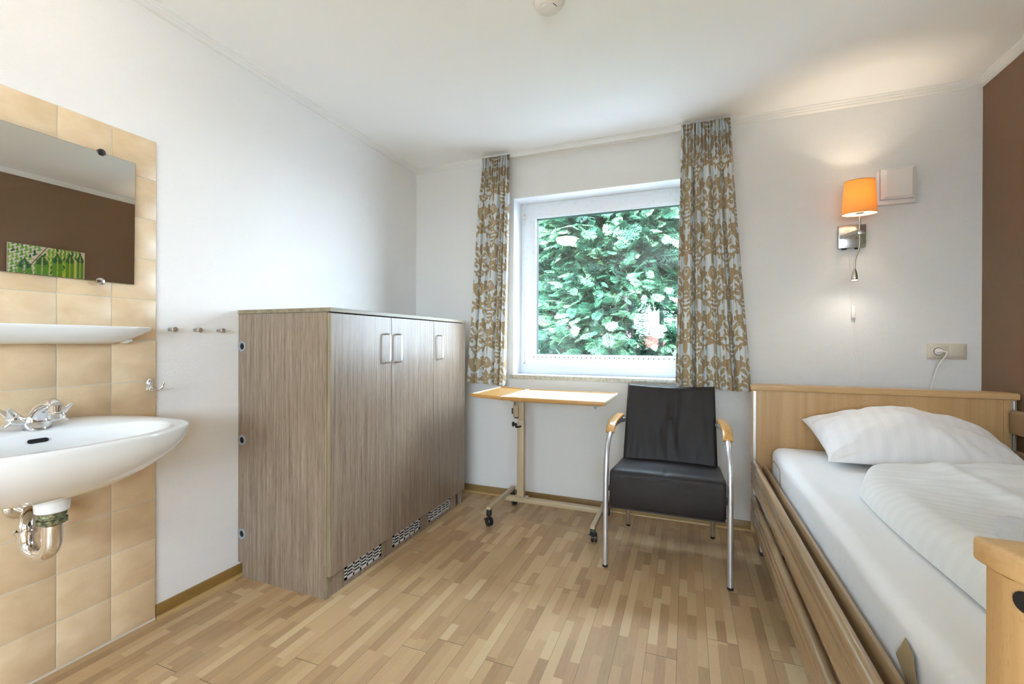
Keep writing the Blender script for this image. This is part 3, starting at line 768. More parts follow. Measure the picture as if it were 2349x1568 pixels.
# ------------------------------------------------------------ cupboard
CX0, CX1, CY0, CY1, CH = -2.058, -1.480, 1.553, 2.850, 1.308
t = thing('cupboard', 'grey-brown wood laminate cupboard with three doors standing on the floor against the left wall', 'cupboard', (-1.77, 2.2, 0))
g = G(); fx = CX1 - .020
poly = [(CX0 + .030, 0), (fx, 0), (fx, 1.288), (CX0, 1.288), (CX0, .070), (CX0 + .030, .070)]
def side(y0, y1): return G().loft([[(x, y0, z) for x, z in poly], [(x, y1, z) for x, z in poly]])
obj('side_panel', side(CY0, CY0 + .019), 'cab', t, flat=True)
obj('side_panel', side(CY1 - .019, CY1), 'cab', t, flat=True)
obj('front_edging', box((fx - .0002, CY0 + .0003, 0), (fx + .0006, CY0 + .0187, 1.287)), 'cab_edge', t, flat=True)
obj('top_panel', box((CX0, CY0 - .004, 1.289), (CX1 + .003, CY1 + .002, CH), .001, 1), 'cab_top', t)
obj('back_panel', box((CX0 + .031, CY0 + .019, .11), (CX0 + .040, CY1 - .019, 1.288)), 'cab', t, flat=True)
obj('carcass', box((CX0 + .05, CY0 + .020, .102), (fx - .004, CY1 - .020, 1.285)), 'gap_shade', t, flat=True)
D = [CY0 + .001, 1.9945, 2.4225, CY1 - .001]
for i in range(3):
    d = obj('door', box((fx + .002, D[i] + .0013, .104), (CX1, D[i + 1] - .0013, 1.284), .0008, 1), 'cab', t)
    if i == 0: obj('door_edging', box((fx + .0025, D[i] + .0005, .1045), (CX1 - .0006, D[i] + .0016, 1.2835)), 'cab_edge', d, flat=True)
    hy = (1.944, 2.045, 2.484)[i]; x0 = CX1
    pth = smooth_path([(x0 - .001, hy, 1.195), (x0 + .020, hy, 1.195), (x0 + .0285, hy, 1.190), (x0 + .031, hy, 1.178), (x0 + .031, hy, 1.12), (x0 + .031, hy, 1.062), (x0 + .0285, hy, 1.050), (x0 + .020, hy, 1.045), (x0 - .001, hy, 1.045)], 4)
    obj('handle', G().tube(pth, .0058, 12, flat=.8), 'alu', d, angle=60)
PX = fx - .004
obj('plinth', box((PX - .018, CY0 + .019, 0), (PX, CY1 - .10, .101)), 'cab', t, flat=True)
obj('plinth_end_strip', box((PX - .016, CY1 - .10, 0), (PX + .001, CY1 - .094, .101)), 'alu', t, flat=True)
for y0, y1 in ((1.672, 1.940), (2.040, 2.308), (2.408, 2.676)):
    z0, z1 = .026, .093
    # grille plate with real slots: rows of bars around 5 x 3 openings
    g = G(); ys = []; mg = .016; n = 5; gap = .010; sw = (y1 - y0 - 2 * mg - (n - 1) * gap) / n
    xs0, xs1 = PX, PX + .0025
    g.box((xs0, y0, z0), (xs1, y0 + mg, z1)); g.box((xs0, y1 - mg, z0), (xs1, y1, z1))
    for k in range(n - 1):
        a = y0 + mg + sw * (k + 1) + gap * k; g.box((xs0, a, z0), (xs1, a + gap, z1))
    zs = [z0, z0 + .014]; sh = .0085; bh = (z1 - z0 - .028 - 3 * sh) / 2
    g.box((xs0, y0, z0), (xs1, y1, z0 + .014)); g.box((xs0, y0, z1 - .014), (xs1, y1, z1))
    for k in range(2): zz = z0 + .014 + sh * (k + 1) + bh * k; g.box((xs0, y0, zz), (xs1, y1, zz + bh))
    v = obj('vent_grille', g, 'alu_plate', t, flat=True)
    obj('vent_opening', box((xs0 - .0002, y0 + .01, z0 + .010), (xs0 + .0006, y1 - .01, z1 - .010)), 'gap_shade', v, flat=True)
for z in (1.130, .671, .212):
    c = (-2.030, CY0, z)
    v = obj('cable_grommet', G().lathe([(.0262, 0), (.0262, .002), (.0235, .006), (.0175, .006), (.0155, .002), (.0150, -.002)], c, (0, -1, 0), 30, cap=False), 'greyp', t, angle=50)
    obj('grommet_hole', G().lathe([(.0152, .0006), (.002, .0008)], c, (0, -1, 0), 24), 'gap_shade', v)

# ------------------------------------------------------------ overbed table
t = thing('overbed_table', 'wheeled overbed table with a beech-edged top and beige steel frame under the window', 'table', (-.9, 2.7, 0))
pan = obj('table_top', box((-1.046, 2.514, .804), (-.432, 2.994, .816), .001), 'table_cream', t)
g = G(); x0, x1, y0, y1, z = -1.052, -.426, 2.508, 3.000, .800
for a_, b_ in ((y0, y0 + .013), (y1 - .013, y1)): obj('edge_strip', box((x0, a_, z), (x1, b_, z + .022), .004), 'table_edge', pan)
for a_, b_ in ((x0, x0 + .013), (x1 - .013, x1)): obj('end_strip', box((a_, y0 + .010, z), (b_, y1 - .010, z + .0215), .004), 'table_cream', pan)
MF = Matrix.Translation((-1.056, 0, .802)) @ Matrix.Rotation(math.radians(3.0), 4, 'Y')
fl = obj('side_leaf', G().box((-.208, 2.520, .004), (-.006, 2.985, .014), .001, 1, MF), 'table_edge', t)
for a_, b_ in ((2.512, 2.525), (2.980, 2.993)): obj('edge_strip', G().box((-.214, a_, -.002), (0, b_, .020), .004, 2, MF), 'table_edge', fl)
for a_, b_ in ((-.214, -.202), (-.012, -.001)): obj('end_strip', G().box((a_, 2.522, -.002), (b_, 2.982, .0195), .004, 2, MF), 'table_cream', fl)
g = G(); g.box((-1.03, 2.60, .782), (-.47, 2.635, .800), .003); g.box((-1.03, 2.88, .782), (-.47, 2.915, .800), .003); g.box((-1.07, 2.70, .782), (-.92, 2.86, .800), .003)
obj('support_frame', g, 'beigeM', t)
obj('stop_bracket', G().loft([[(-.475, y, .800), (-.50, y, .800), (-.492, y, .776), (-.482, y, .774)] for y in (2.535, 2.541)]), 'greyp', t)
PXc, PYc = -1.032, 2.800
obj('post', box((PXc - .024, PYc - .020, .125), (PXc + .024, PYc + .020, .636), .004), 'beigeM', t)
obj('inner_post', box((PXc - .016, PYc - .015, .60), (PXc + .022, PYc + .017, .790), .004), 'beigeM', t)
g = G(); g.box((PXc - .053, PYc - .018, .652), (PXc - .045, PYc + .018, .790), .002); g.box((PXc - .045, PYc - .016, .652), (PXc - .019, PYc - .008, .730), .001); g.box((PXc - .045, PYc + .006, .652), (PXc - .017, PYc + .016, .790), .001)
sl = obj('tilt_bracket', g, 'beigeM', t)
obj('tilt_lever', box((PXc - .066, PYc - .012, .672), (PXc - .053, PYc + .010, .712), .003), 'black', sl)
obj('bracket_foot', box((PXc - .046, PYc - .014, .644), (PXc - .018, PYc + .012, .6525), .001), 'black', sl)
g = G(); g.tube([(PXc - .024, PYc - .010, .602), (PXc - .048, PYc - .010, .604)], .010, 14); g.lathe([(.013, 0), (.017, .004), (.016, .010), (.010, .012)], (PXc - .048, PYc - .010, .604), (-1, 0, 0), 18)
g.tube([(PXc - .030, PYc - .024, .590), (PXc - .002, PYc - .034, .594), (PXc + .012, PYc - .034, .600)], [.007, .0065, .005], 10)
obj('height_knob', g, 'black', t)
obj('post_flange', box((PXc - .045, PYc - .030, .1195), (PXc + .045, PYc + .030, .1245), .002), 'beigeM', t)
obj('cross_bar', box((-1.165, PYc - .022, .090), (-.508, PYc + .022, .119), .003), 'beigeM', t)
for lx, sgn in ((-1.145, -1), (-.497, 1)):
    lg = obj('foot_bar', box((lx - .013, 2.520, .110 if sgn < 0 else .092), (lx + .013, 3.045 if sgn > 0 else 2.955, .134 if sgn < 0 else .116), .002), 'beigeM', t)
for k, (lx, ly, wx, wy, top) in enumerate(((-1.145, 2.533, -1.157, 2.560, .112), (-.497, 2.533, -.499, 2.580, .094), (-1.145, 2.935, -1.14, 2.955, .112), (-.497, 3.02, -.497, 3.005, .094))):
    c = obj('caster', G().box((lx - .0135, ly - .014, top - .036), (lx + .0135, ly + .014, top + .004), .002).tube([(lx, ly, top - .034), (lerp(lx, wx, .5), lerp(ly, wy, .5), .045)], [.011, .009], 10), 'black', t)
    ang = (1.0, .15, .6, .3)[k]; ax = Vector((math.cos(ang), math.sin(ang), 0))
    for sd in (-1, 1):
        g = G().lathe([(.008, .003), (.0262, .003), (.0272, .006), (.0272, .013), (.0245, .0165), (.010, .018)], (wx, wy, .0273), ax * sd, 26); obj('wheel', g, 'black', c)
    if k < 2: obj('brake_tab', box((wx - .030, wy - .016, .040), (wx - .016, wy + .002, .046), .002), 'black', c)

# ------------------------------------------------------------ armchair
t = thing('armchair', 'black leather armchair with worn wooden armrests and silver tubular legs in front of the window', 'armchair', (-.10, 2.6, 0))
AX = -.100
def seat_ring(x, k=1.):
    e = .006 * (1 - k)
    P = [(2.345, .318), (2.318, .312), (2.311, .330), (2.310, .40), (2.309, .445), (2.3095, .452), (2.309, .459), (2.3095, .466), (2.310, .473), (2.312, .480), (2.315, .488), (2.321, .495), (2.335, .503), (2.40, .497), (2.50, .484), (2.60, .472), (2.70, .462), (2.79, .456), (2.80, .44), (2.80, .36), (2.79, .345), (2.60, .345), (2.45, .340), (2.36, .335)]
    m = Vector((2.52, .42)); return [(x, m.x + (p[0] - m.x) * (1 - .03 * (1 - k)), m.y + (p[1] - m.y) * (1 - .12 * (1 - k))) for p in P]
nx = 61; rings = []
for i in range(nx):
    u = i / (nx - 1) * 2 - 1; k = 1 - max(0, (abs(u) - .93) / .07) ** 2
    rr = seat_ring(AX + .002 + .272 * u, k)
    rr = [(x, y - (.0022 * math.sin(z * 900 + 3 * noise.noise(Vector((x * 14, 0, z * 30)))) * (1 if .44 < z < .497 and y < 2.34 else 0)), z + (.006 * (1 - u * u) if z > .45 else 0) - (.004 * math.exp(-(u / .03) ** 2) if z > .49 else 0)) for x, y, z in rr]
    rings.append(rr)
obj('seat', G().loft(rings), 'leather', t, angle=50)
g = G(); g.tube([(AX - .268, 2.318, .313), (AX + .272, 2.318, .313)], .004, 8); obj('apron_piping', g, 'leather', t)
# crease lines in the worn front edge, raised leather folds
# backrest
def back_pt(u, v, d):   # u -1..1 across, v 0..1 up, d depth
    hw = lerp(.262, .252, v); y = 2.752 + .150 * v + .012 * v * v - .020 * (1 - u * u) * (-.6 + v) ; z = .425 + .462 * v
    crease = (.0075 * math.sin(u * 11 + 1.6 * math.sin(v * 4)) * math.exp(-((u - .1) / .5) ** 2) + .0060 * math.exp(-((u - .06 - .05 * math.sin(v * 6)) / .035) ** 2)) * math.sin(math.pi * min(1, v * .98)) + .0035 * noise.noise(Vector((u * 16, v * 4, 5.))) + .004 * noise.noise(Vector((u * 5, v * 2.2, 1.)))
    nrm = Vector((0, -1, .32)).normalized(); p = Vector((AX + hw * u, y, z + .010 * (u * u) * v))
    return p + nrm * (-d) - nrm * (-crease if d <= 0.001 else 0)
nu, nv = 49, 41; V = []; Fc = []
for layer, dd in ((0, 0.), (1, .038)):
    for j in range(nv):
        for i in range(nu):
            u = i / (nu - 1) * 2 - 1; v = j / (nv - 1)
            eb = max(abs(u) - .955, 0) / .045; ev = max(max(v - .97, .03 - v), 0) / .03
            r = .013 * (max(eb, ev) ** 2)
            V.append(back_pt(u, v, dd + (r if layer == 0 else -r)))
idx = lambda l, i, j: l * nu * nv + j * nu + i
for l in (0, 1):
    for j in range(nv - 1):
        for i in range(nu - 1):
            q = (idx(l, i, j), idx(l, i + 1, j), idx(l, i + 1, j + 1), idx(l, i, j + 1)); Fc.append(q if l == 0 else q[::-1])
bd = [(i, 0) for i in range(nu)] + [(nu - 1, j) for j in range(1, nv)] + [(i, nv - 1) for i in range(nu - 2, -1, -1)] + [(0, j) for j in range(nv - 2, 0, -1)]
for a, b in zip(bd, bd[1:] + bd[:1]): Fc.append((idx(0, *a), idx(1, *a), idx(1, *b), idx(0, *b)))
obj('backrest', (V, Fc), 'leather', t, angle=60)
for sg in (-1, 1):
    x = AX + sg * .291
    pth = smooth_path([(x, 2.318, .012), (x, 2.322, .20), (x, 2.328, .38), (x, 2.340, .50), (x, 2.362, .580), (x, 2.404, .632), (x - sg * .001, 2.470, .664), (x - sg * .003, 2.545, .682), (x - sg * .008, 2.66, .688), (x - sg * .030, 2.81, .684)], 6)
    ft = obj('front_leg', G().tube(pth, .0132, 18), 'satin_alu', t, angle=60)
    obj('foot_cap', G().lathe([(.0115, 0), (.0138, .003), (.0138, .014)], (x, 2.318, 0)), 'black', ft)
    # wooden arm pad wrapped over the bend
    c = smooth_path([(x, 2.462, .664), (x, 2.486, .684), (x - sg * .001, 2.530, .702), (x - sg * .004, 2.595, .712), (x - sg * .009, 2.68, .716), (x - sg * .015, 2.78, .714)], 5)
    rings = []
    for i, p in enumerate(c):
        a = c[max(i - 1, 0)]; b = c[min(i + 1, len(c) - 1)]; tdir = (b - a).normalized(); s = Vector((1, 0, 0)); nrm = s.cross(tdir).normalized()
        if nrm.z < 0 and i > 3: nrm = -nrm
        if i <= 3 and nrm.y > 0: nrm = -nrm
        w = .0235 * (1 if 0 < i < len(c) - 1 else .8); h = .0125 * (1 if 0 < i < len(c) - 1 else .7)
        rings.append([p + s * (w * math.copysign(abs(math.cos(q)) ** .6, math.cos(q))) + nrm * (h * math.copysign(abs(math.sin(q)) ** .6, math.sin(q))) for q in [2 * math.pi * k / 20 for k in range(20)]])
    obj('armrest', G().loft(rings), 'arm_wood', t, angle=60)
    obj('arm_bracket', box((x - sg * .012 - .008, 2.60, .692), (x - sg * .012 + .008, 2.80, .705), .003), 'black', t)
    xr = AX + sg * .243
    pth = smooth_path([(xr, 2.890, .010), (xr - sg * .001, 2.862, .13), (xr - sg * .002, 2.826, .29), (xr - sg * .002, 2.775, .44)], 5)
    rl = obj('rear_leg', G().tube(pth, .012, 16), 'alu', t, angle=60)
    obj('foot_cap', G().lathe([(.0105, 0), (.0126, .003), (.0126, .012)], (xr, 2.890, 0)), 'black', rl)
    obj('side_rail', G().tube([(x - sg * .014, 2.33, .400), (x - sg * .03, 2.79, .380)], .010, 10), 'black', t)

# ------------------------------------------------------------ curtains
def ellipse_sdf(U, V, cx, cy, a, b, ang):
    c, s = math.cos(ang), math.sin(ang); x = (U - cx) * c + (V - cy) * s; y = -(U - cx) * s + (V - cy) * c
    return (np.sqrt((x / a) ** 2 + (y / b) ** 2 + 1e-9) - 1) * min(a, b)
def damask(U, V):
    """signed field of a scrolling leaf damask, > 0 on the beige figure; U, V in metres on the flat cloth"""
    CW, CHt = .280, .560
    best = np.full(U.shape, 1e9); cut = np.full(U.shape, 1e9)
    def stroke(pts, w0, w1, tgt, xx, yy):
        m = tgt
        for i, (px, py) in enumerate(pts):
            w = lerp(w0, w1, i / (len(pts) - 1)); m = np.minimum(m, np.hypot(xx - px, yy - py) - w)
        return m
    def arc(cx, cy, r0, r1, a0, a1, n): return [(cx + lerp(r0, r1, i / (n - 1)) * math.cos(lerp(a0, a1, i / (n - 1))), cy + lerp(r0, r1, i / (n - 1)) * math.sin(lerp(a0, a1, i / (n - 1)))) for i in range(n)]
    for ox, oy in ((0, 0), (CW / 2, CHt / 2)):
        x = np.abs(((U + ox + CW / 2) % CW) - CW / 2); y0 = ((V + oy + CHt / 2) % CHt) - CHt / 2
        for dy in (-CHt, 0, CHt):
            y = y0 - dy
            if np.abs(y).min() > .30: continue
            # palmette crown of petals
            for k, (L, w) in enumerate(((.040, .015), (.040, .015), (.038, .014), (.032, .013))):
                a = math.pi / 2 - k * .62; best = np.minimum(best, ellipse_sdf(x, y, L * math.cos(a) * 1.05, .02 + L * math.sin(a) * 1.05, .030, w, a))
            cut = np.minimum(cut, ellipse_sdf(x, y, 0, .048, .004, .010, 0)); cut = np.minimum(cut, ellipse_sdf(x, y, .022, .035, .0035, .012, -1.0))
            cut = stroke(arc(0, .055, .036, .036, .35, 1.25, 12), .0022, .0012, cut, x, y)
            # body below: tapering trunk and vase
            best = np.minimum(best, ellipse_sdf(x, y, 0, -.02, .012, .045, 0)); best = np.minimum(best, ellipse_sdf(x, y, .0, -.115, .036, .044, 0))
            cut = np.minimum(cut, np.abs(ellipse_sdf(x, y, 0, -.105, .012, .020, 0)) - .0016); cut = stroke(arc(.020, -.120, .018, .018, 1.8, 4.2, 10), .0022, .0014, cut, x, y)
            # pendant tip
            best = np.minimum(best, ellipse_sdf(x, y, .010, -.185, .009, .026, .35)); best = np.minimum(best, ellipse_sdf(x, y, .0, -.205, .006, .022, 0))
            # bead garland
            for k in range(9):
                a = -2.75 + k * .16; cx, cy = .0 + .105 * math.cos(a + 1.55), -.105 + .075 * math.sin(a)
                best = np.minimum(best, np.hypot(x - abs(cx), y - cy) - .0036)
            # big C-scroll with bulb and a fringe of lobes
            P = arc(.088, .035, .046, .020, -2.2, 2.9, 34); best = stroke(P, .006, .0075, best, x, y); best = np.minimum(best, np.hypot(x - .086, y - .034) - .0125)
            for k in range(8):
                a = -2.0 + k * .52; rr = .060 - k * .0022; best = np.minimum(best, ellipse_sdf(x, y, .088 + rr * math.cos(a), .035 + rr * math.sin(a), .0165, .0075, a + .7))
            # lower counter scroll
            P = arc(.078, -.075, .018, .044, 3.4, 7.6, 28); best = stroke(P, .008, .0045, best, x, y); best = np.minimum(best, np.hypot(x - .066, y + .080) - .0135)
            for k in range(6):
                a = 4.2 + k * .55; rr = .040 + k * .004; best = np.minimum(best, ellipse_sdf(x, y, .078 + rr * math.cos(a), -.075 + rr * math.sin(a), .018, .008, a - .8))
            # acanthus leaf rising beside the crown
            for k in range(6):
                px, py = .030 + .012 * k, .100 + .021 * k - .0018 * k * k
                best = np.minimum(best, ellipse_sdf(x, y, px, py, .022 - .0015 * k, .0085, .25 + .18 * k)); best = np.minimum(best, ellipse_sdf(x, y, px - .012, py + .012, .020 - .0015 * k, .008, 2.1))
            best = stroke([(.004 + .013 * k, .075 + .022 * k) for k in range(7)], .006, .003, best, x, y)
            cut = stroke([(.012 + .006 * k, .095 + .011 * k) for k in range(11)], .0016, .0010, cut, x, y)
            # small bell flower between scrolls
            best = np.minimum(best, ellipse_sdf(x, y, .122, -.175, .012, .026, 0)); best = np.minimum(best, ellipse_sdf(x, y, .108, -.165, .010, .024, .5)); best = np.minimum(best, ellipse_sdf(x, y, .048, -.165, .011, .022, -.7))
    return np.minimum(-best + .0004, cut)

def curtain(label, xt0, xt1, xb0, xb1, zt, zb0, zb1, flatw, folds, pleats, seed, slope=0.):
    rs = np.random.RandomState(seed); NS, NZ = int(flatw / .0026), 600
    s = np.linspace(0, 1, NS)[None, :]; v = np.linspace(0, 1, NZ)[:, None]      # v: 0 top .. 1 bottom
    kx = np.cumsum(.55 + rs.rand(folds * 2 + 2)); kx = (kx - kx[0]) / (kx[-1] - kx[0])
    ph = np.interp(s, kx, np.arange(len(kx))) * math.pi                          # irregular fold phase
    kp = np.cumsum(.7 + rs.rand(pleats * 2 + 2) * .6); kp = (kp - kp[0]) / (kp[-1] - kp[0])
    pp = np.interp(s, kp, np.arange(len(kp))) * math.pi
    wt = 1 / (1 + np.exp((v - .135 + .02 * np.sin(pp * .5)) * 46))                 # 1 in the gathered heading
    amp = .022 + .011 * v; q_ = np.mod(ph + .35 * np.sin(v * 3 + seed), 2 * math.pi) - math.pi; A = -(1 - wt) * amp * (1.0 - 2.1 * np.exp(-(q_ / .62) ** 2) + .22 * np.cos(2 * q_)) * (.75 + .25 * np.sin(np.floor((ph + .35 * np.sin(v * 3 + seed)) / (2 * math.pi)) * 2.1 + seed)) + wt * .016 * np.cos(pp) + .004 * (1 - wt) * np.cos(2.3 * ph + 1.3 + 2 * v)
    ht = np.abs(np.sin(v * 1.0)) * 0
    pinch = .0 * v
    x0 = xt0 + (xb0 - xt0) * v ** 1.15; x1 = xt1 + (xb1 - xt1) * v ** 1.15
    sh = s + (1 - wt) * .050 * np.sin(q_) * np.exp(-(q_ / 1.6) ** 2) / folds * 2 + wt * .3 * .03 * np.sin(2 * pp) / pleats
    sh = np.clip(sh, -.01, 1.01)
    X = x0 + (x1 - x0) * sh; Y = 3.014 + A + .004 * wt
    zb = zb0 + (zb1 - zb0) * s; Z = zt + (zb - zt) * v + .007 * wt * np.cos(pp) * (1 - v * 7).clip(0, 1) + slope * s * (1 - v) + .004 * v * np.cos(ph)
    row = int(NZ * .6); al = np.concatenate([[0], np.cumsum(np.hypot(np.diff(X[row]), np.diff(Y[row])))]); Uf = al[None, :] * .80 + 0 * v + .07 * (seed % 5); Vf = -(v * (zt - .85)) + 0 * s
    fld = damask(Uf, Vf)
    P = np.stack([X + 0 * Z, Y + 0 * Z, Z], -1)
    # cloth thickness: a second layer behind, closed at the hems
    front = P.reshape(-1, 3); back = front + np.array([0, .0016, 0])
    V = np.concatenate([front, back]); N = NS * NZ
    I = np.arange(N).reshape(NZ, NS); a = np.stack([I[:-1, :-1], I[1:, :-1], I[1:, 1:], I[:-1, 1:]], -1).reshape(-1, 4)
    bk = a[:, ::-1] + N
    def edge(l): return np.stack([l[:-1], l[1:], l[1:] + N, l[:-1] + N], -1)
    Fq = np.concatenate([a, bk, edge(I[:, 0])[:, ::-1], edge(I[:, -1]), edge(I[-1, :])[:, ::-1], edge(I[0, :])])
    b = np.array([(xb0 + xb1) / 2, 3.02, min(zb0, zb1)])
    me = bpy.data.meshes.new('curtain'); me.vertices.add(len(V)); me.vertices.foreach_set('co', (V - b).astype(np.float32).ravel())
    me.loops.add(Fq.size); me.loops.foreach_set('vertex_index', Fq.ravel().astype(np.int32))
    me.polygons.add(len(Fq)); me.polygons.foreach_set('loop_start', np.arange(0, Fq.size, 4, dtype=np.int32))
    me.update(calc_edges=True); me.validate(); me.shade_smooth()
    at = me.attributes.new('damask', 'FLOAT', 'POINT'); f2 = np.concatenate([fld.ravel()] * 2).astype(np.float32); at.data.foreach_set('value', f2)
    me.materials.append(MAT['curtain']); o = bpy.data.objects.new('curtain', me); COL.objects.link(o); o.location = b
    return tag(o, label, 'curtain', 'damask curtains at the far window')
curtain('narrower beige and pale blue damask curtain on the left of the window', -1.432, -1.204, -1.530, -1.236, 2.522, .852, .836, .62, 4, 11, 3)
curtain('wider beige and pale blue damask curtain on the right of the window', -.042, .238, -.070, .360, 2.530, .878, .862, .88, 5, 14, 6)
t = thing('curtain_rail', 'white curtain rail on the ceiling above the window', 'curtain rail', (-.6, 3.0, 2.52))
g = G(); g.box((-1.43, 3.048, 2.509), (.24, 3.069, 2.538), .003); g.box((-1.43, 3.052, 2.537), (.24, 3.062, 2.548))
obj('track', g, 'trim', t)
t2 = thing('curtain_rail', 'white curtain rail above the rear window', 'curtain rail', (-.4, YN + .08, 2.5))
obj('track', box((NX0 - .2, YN + .06, 2.50), (NX1 + .2, YN + .09, 2.548), .003), 'trim', t2)

# ------------------------------------------------------------ hospital bed
t = thing('hospital_bed', 'beech and beige adjustable care bed with wooden side rails along the right wall', 'bed', (.88, 1.75, 0))
BX0, BX1 = .328, 1.438
def board_plan(yin, yout, inset=0.):
    s = 1 if yout > yin else -1; i = inset; x0, x1 = BX0 + i, BX1 - i; yo = yout - s * i; yi = yin + s * i
    L = [(x0, yi), (x0 + .003, yi + s * .03), (x0 + .013, lerp(yi, yo, .58)), (x0 + .030, lerp(yi, yo, .85)), (x0 + .055, yo)]
    Rr = [(x1 - (px - x0), py) for px, py in L][::-1]
    return L + Rr
def headfoot(name, yin, yout, z0):
    s = 1 if yout > yin else -1
    cap = G().prism(board_plan(yin - s * .006, yout), .8935, .925, .006); capo = obj(name, cap, 'beech_x', t)
    ym = yin + s * .034
    g = G()
    pl = board_plan(yin + s * .001, yout - s * .002, .006)
    g.prism([(x, y) for x, y in pl if x < BX0 + .05] + [(BX0 + .052, ym), (BX0 + .052, yin + s * .004)], z0, .894); obj('stile', g, 'beech', capo, angle=40); g = G()
    g.prism([(x, y) for x, y in pl if x > BX1 - .05][::1] + [(BX1 - .052, yin + s * .004), (BX1 - .052, ym)], z0, .894)
    obj('stile', g, 'beech', capo, angle=40)
    obj('panel', box((BX0 + .050, min(yin + s * .010, ym), .34), (BX1 - .050, max(yin + s * .010, ym), .8945)), 'beech', capo, flat=True)
    obj('outer_panel', box((BX0 + .050, min(ym, yout - s * .008), .34), (BX1 - .050, max(ym, yout - s * .008), .8945)), 'beech', capo, flat=True)
    for x in (BX0 + .014, BX1 - .026):
        g = G(); g.box((x, min(yin - s * .001, yin + s * .006), z0 + .012), (x + .0035, max(yin - s * .001, yin + s * .006), .888)); g.box((x + .0085, min(yin - s * .001, yin + s * .006), z0 + .012), (x + .012, max(yin - s * .001, yin + s * .006), .888)); g.box((x + .003, min(yin + s * .0015, yin + s * .005), z0 + .012), (x + .009, max(yin + s * .0015, yin + s * .005), .888))
        ch = obj('slide_channel', g, 'alu', capo, flat=True)
        g = G()
        for z in (.852, .838, .760, .728, z0 + .03): g.lathe([(.0014, 0), (.0014, .0008)], (x + .006, yin + s * .0018, z), (0, -s, 0), n=8)
        obj('channel_hole_row', g, 'black', ch)
    return capo
hb = headfoot('headboard', 2.796, 2.885, .112)
fb = headfoot('footboard', .712, .615, .14)
# bolt cover on the end face of the footboard
obj('bolt_cover', G().lathe([(.0115, -.006), (.0115, .0004), (.009, .0008), (.002, .0009)], (BX0 + .0162, .6585, .876), Vector((-.91, -.41, 0)), 24), 'black', fb)
def rail_prof(x, z0, z1, w=.030):       # grooved rail section, outer face toward -X
    h = z1 - z0; o = x; i = x + w
    r = .016; cx_, cz_ = o + .0155, z1 - r; top = [(cx_ - r * math.cos(a), cz_ + r * math.sin(a)) for a in [math.pi * k / 12 for k in range(-1, 14)]]
    return [(o + .001, z0), (o, z0 + .003), (o, z1 - .072), (o + .002, z1 - .069), (o + .003, z1 - .064), (o + .0015, z1 - .060), (o + .0005, z1 - .052), (o + .0015, z1 - .045), (o + .004, z1 - .0415), (o + .0045, z1 - .039), (o + .002, z1 - .034), (o, z1 - .028)] + top + [(i, z1 - .03), (i, z0)]
def rail(x, z0, z1, lab=None, mirror=False):
    def P(y):
        p = rail_prof(x, z0, z1)
        if mirror: p = [(2 * x + .03 - a, b) for a, b in p]
        return [(a, y, b) for a, b in p]
    r = obj('side_rail', G().loft([P(.905), P(2.60)]), 'beech_y', t, angle=40)
    def E(y, e): 
        m = (x + .015, (z0 + z1) / 2); return [(m[0] + (a - m[0]) * e, yy, m[1] + (b - m[1]) * e) for a, yy, b in P(y)]
    for y0, y1, y2 in ((2.602, 2.765, 2.786), (.903, .750, .728)):
        e = obj('end_cap', G().loft([E(y0, 1.004), E(y1, 1.0), E((y1 + y2) / 2, .93), E(y2, .72)]), 'beech_end', r, angle=40)
        obj('cap_dowel', G().lathe([(.003, 0), (.003, .0012)], (x + .004, y0, z0 + (z1 - z0) * .62), (-1, 0, 0), 8), 'nickel', e)
    return r
rail(BX0 - .002, .385, .512); rail(BX0 - .002, .186, .313)
rail(1.396, .742, .850, mirror=True); rail(1.396, .545, .665, mirror=True)
def inner_beam(x):
    P = lambda y: [(x, y, .330), (x, y, .466), (x + .003, y, .478), (x + .009, y, .485), (x + .018, y, .485), (x + .024, y, .478), (x + .027, y, .462), (x + .027, y, .330)]
    return obj('side_beam', G().loft([P(.74), P(2.78)]), 'beech_y', t, angle=40)
inner_beam(.386); inner_beam(1.363)
g = G(); g.box((.43, .75, .36), (1.35, 2.77, .40)); obj('mattress_base', g, 'dark_metal', t, flat=True)
g = G(); g.box((.50, .85, .20), (.54, 2.70, .25)); g.box((1.24, .85, .20), (1.28, 2.70, .25)); g.box((.54, 1.2, .20), (1.24, 1.25, .25)); g.box((.54, 2.2, .20), (1.24, 2.25, .25))
for y in (1.2, 2.2): g.box((.56, y, .25), (.60, y + .04, .36)); g.box((1.18, y, .25), (1.22, y + .04, .36))
obj('underframe', g, 'offwhite_metal', t, flat=True)
for x in (.372, .470, 1.28, 1.37):
    for y in (2.745,):
        l = obj('leg', box((x, y, .020), (x + .045, y + .045, .36), .002), 'offwhite_metal', t); obj('foot_pad', box((x - .001, y - .001, 0), (x + .046, y + .046, .022), .002), 'black', l)
for x in (.40, 1.33):
    l = obj('leg', box((x, .72, .020), (x + .045, .765, .36), .002), 'offwhite_metal', t); obj('foot_pad', box((x - .001, .719, 0), (x + .046, .766, .022), .002), 'black', l)
hp = smooth_path([(.424, 2.715, .44), (.424, 2.714, .515), (.424, 2.700, .532), (.424, 2.660, .536), (.424, 2.540, .536), (.424, 2.505, .528), (.424, 2.498, .50), (.424, 2.498, .44)], 5)
obj('mattress_retainer', G().tube(hp, .0045, 8), 'beigeM', t)

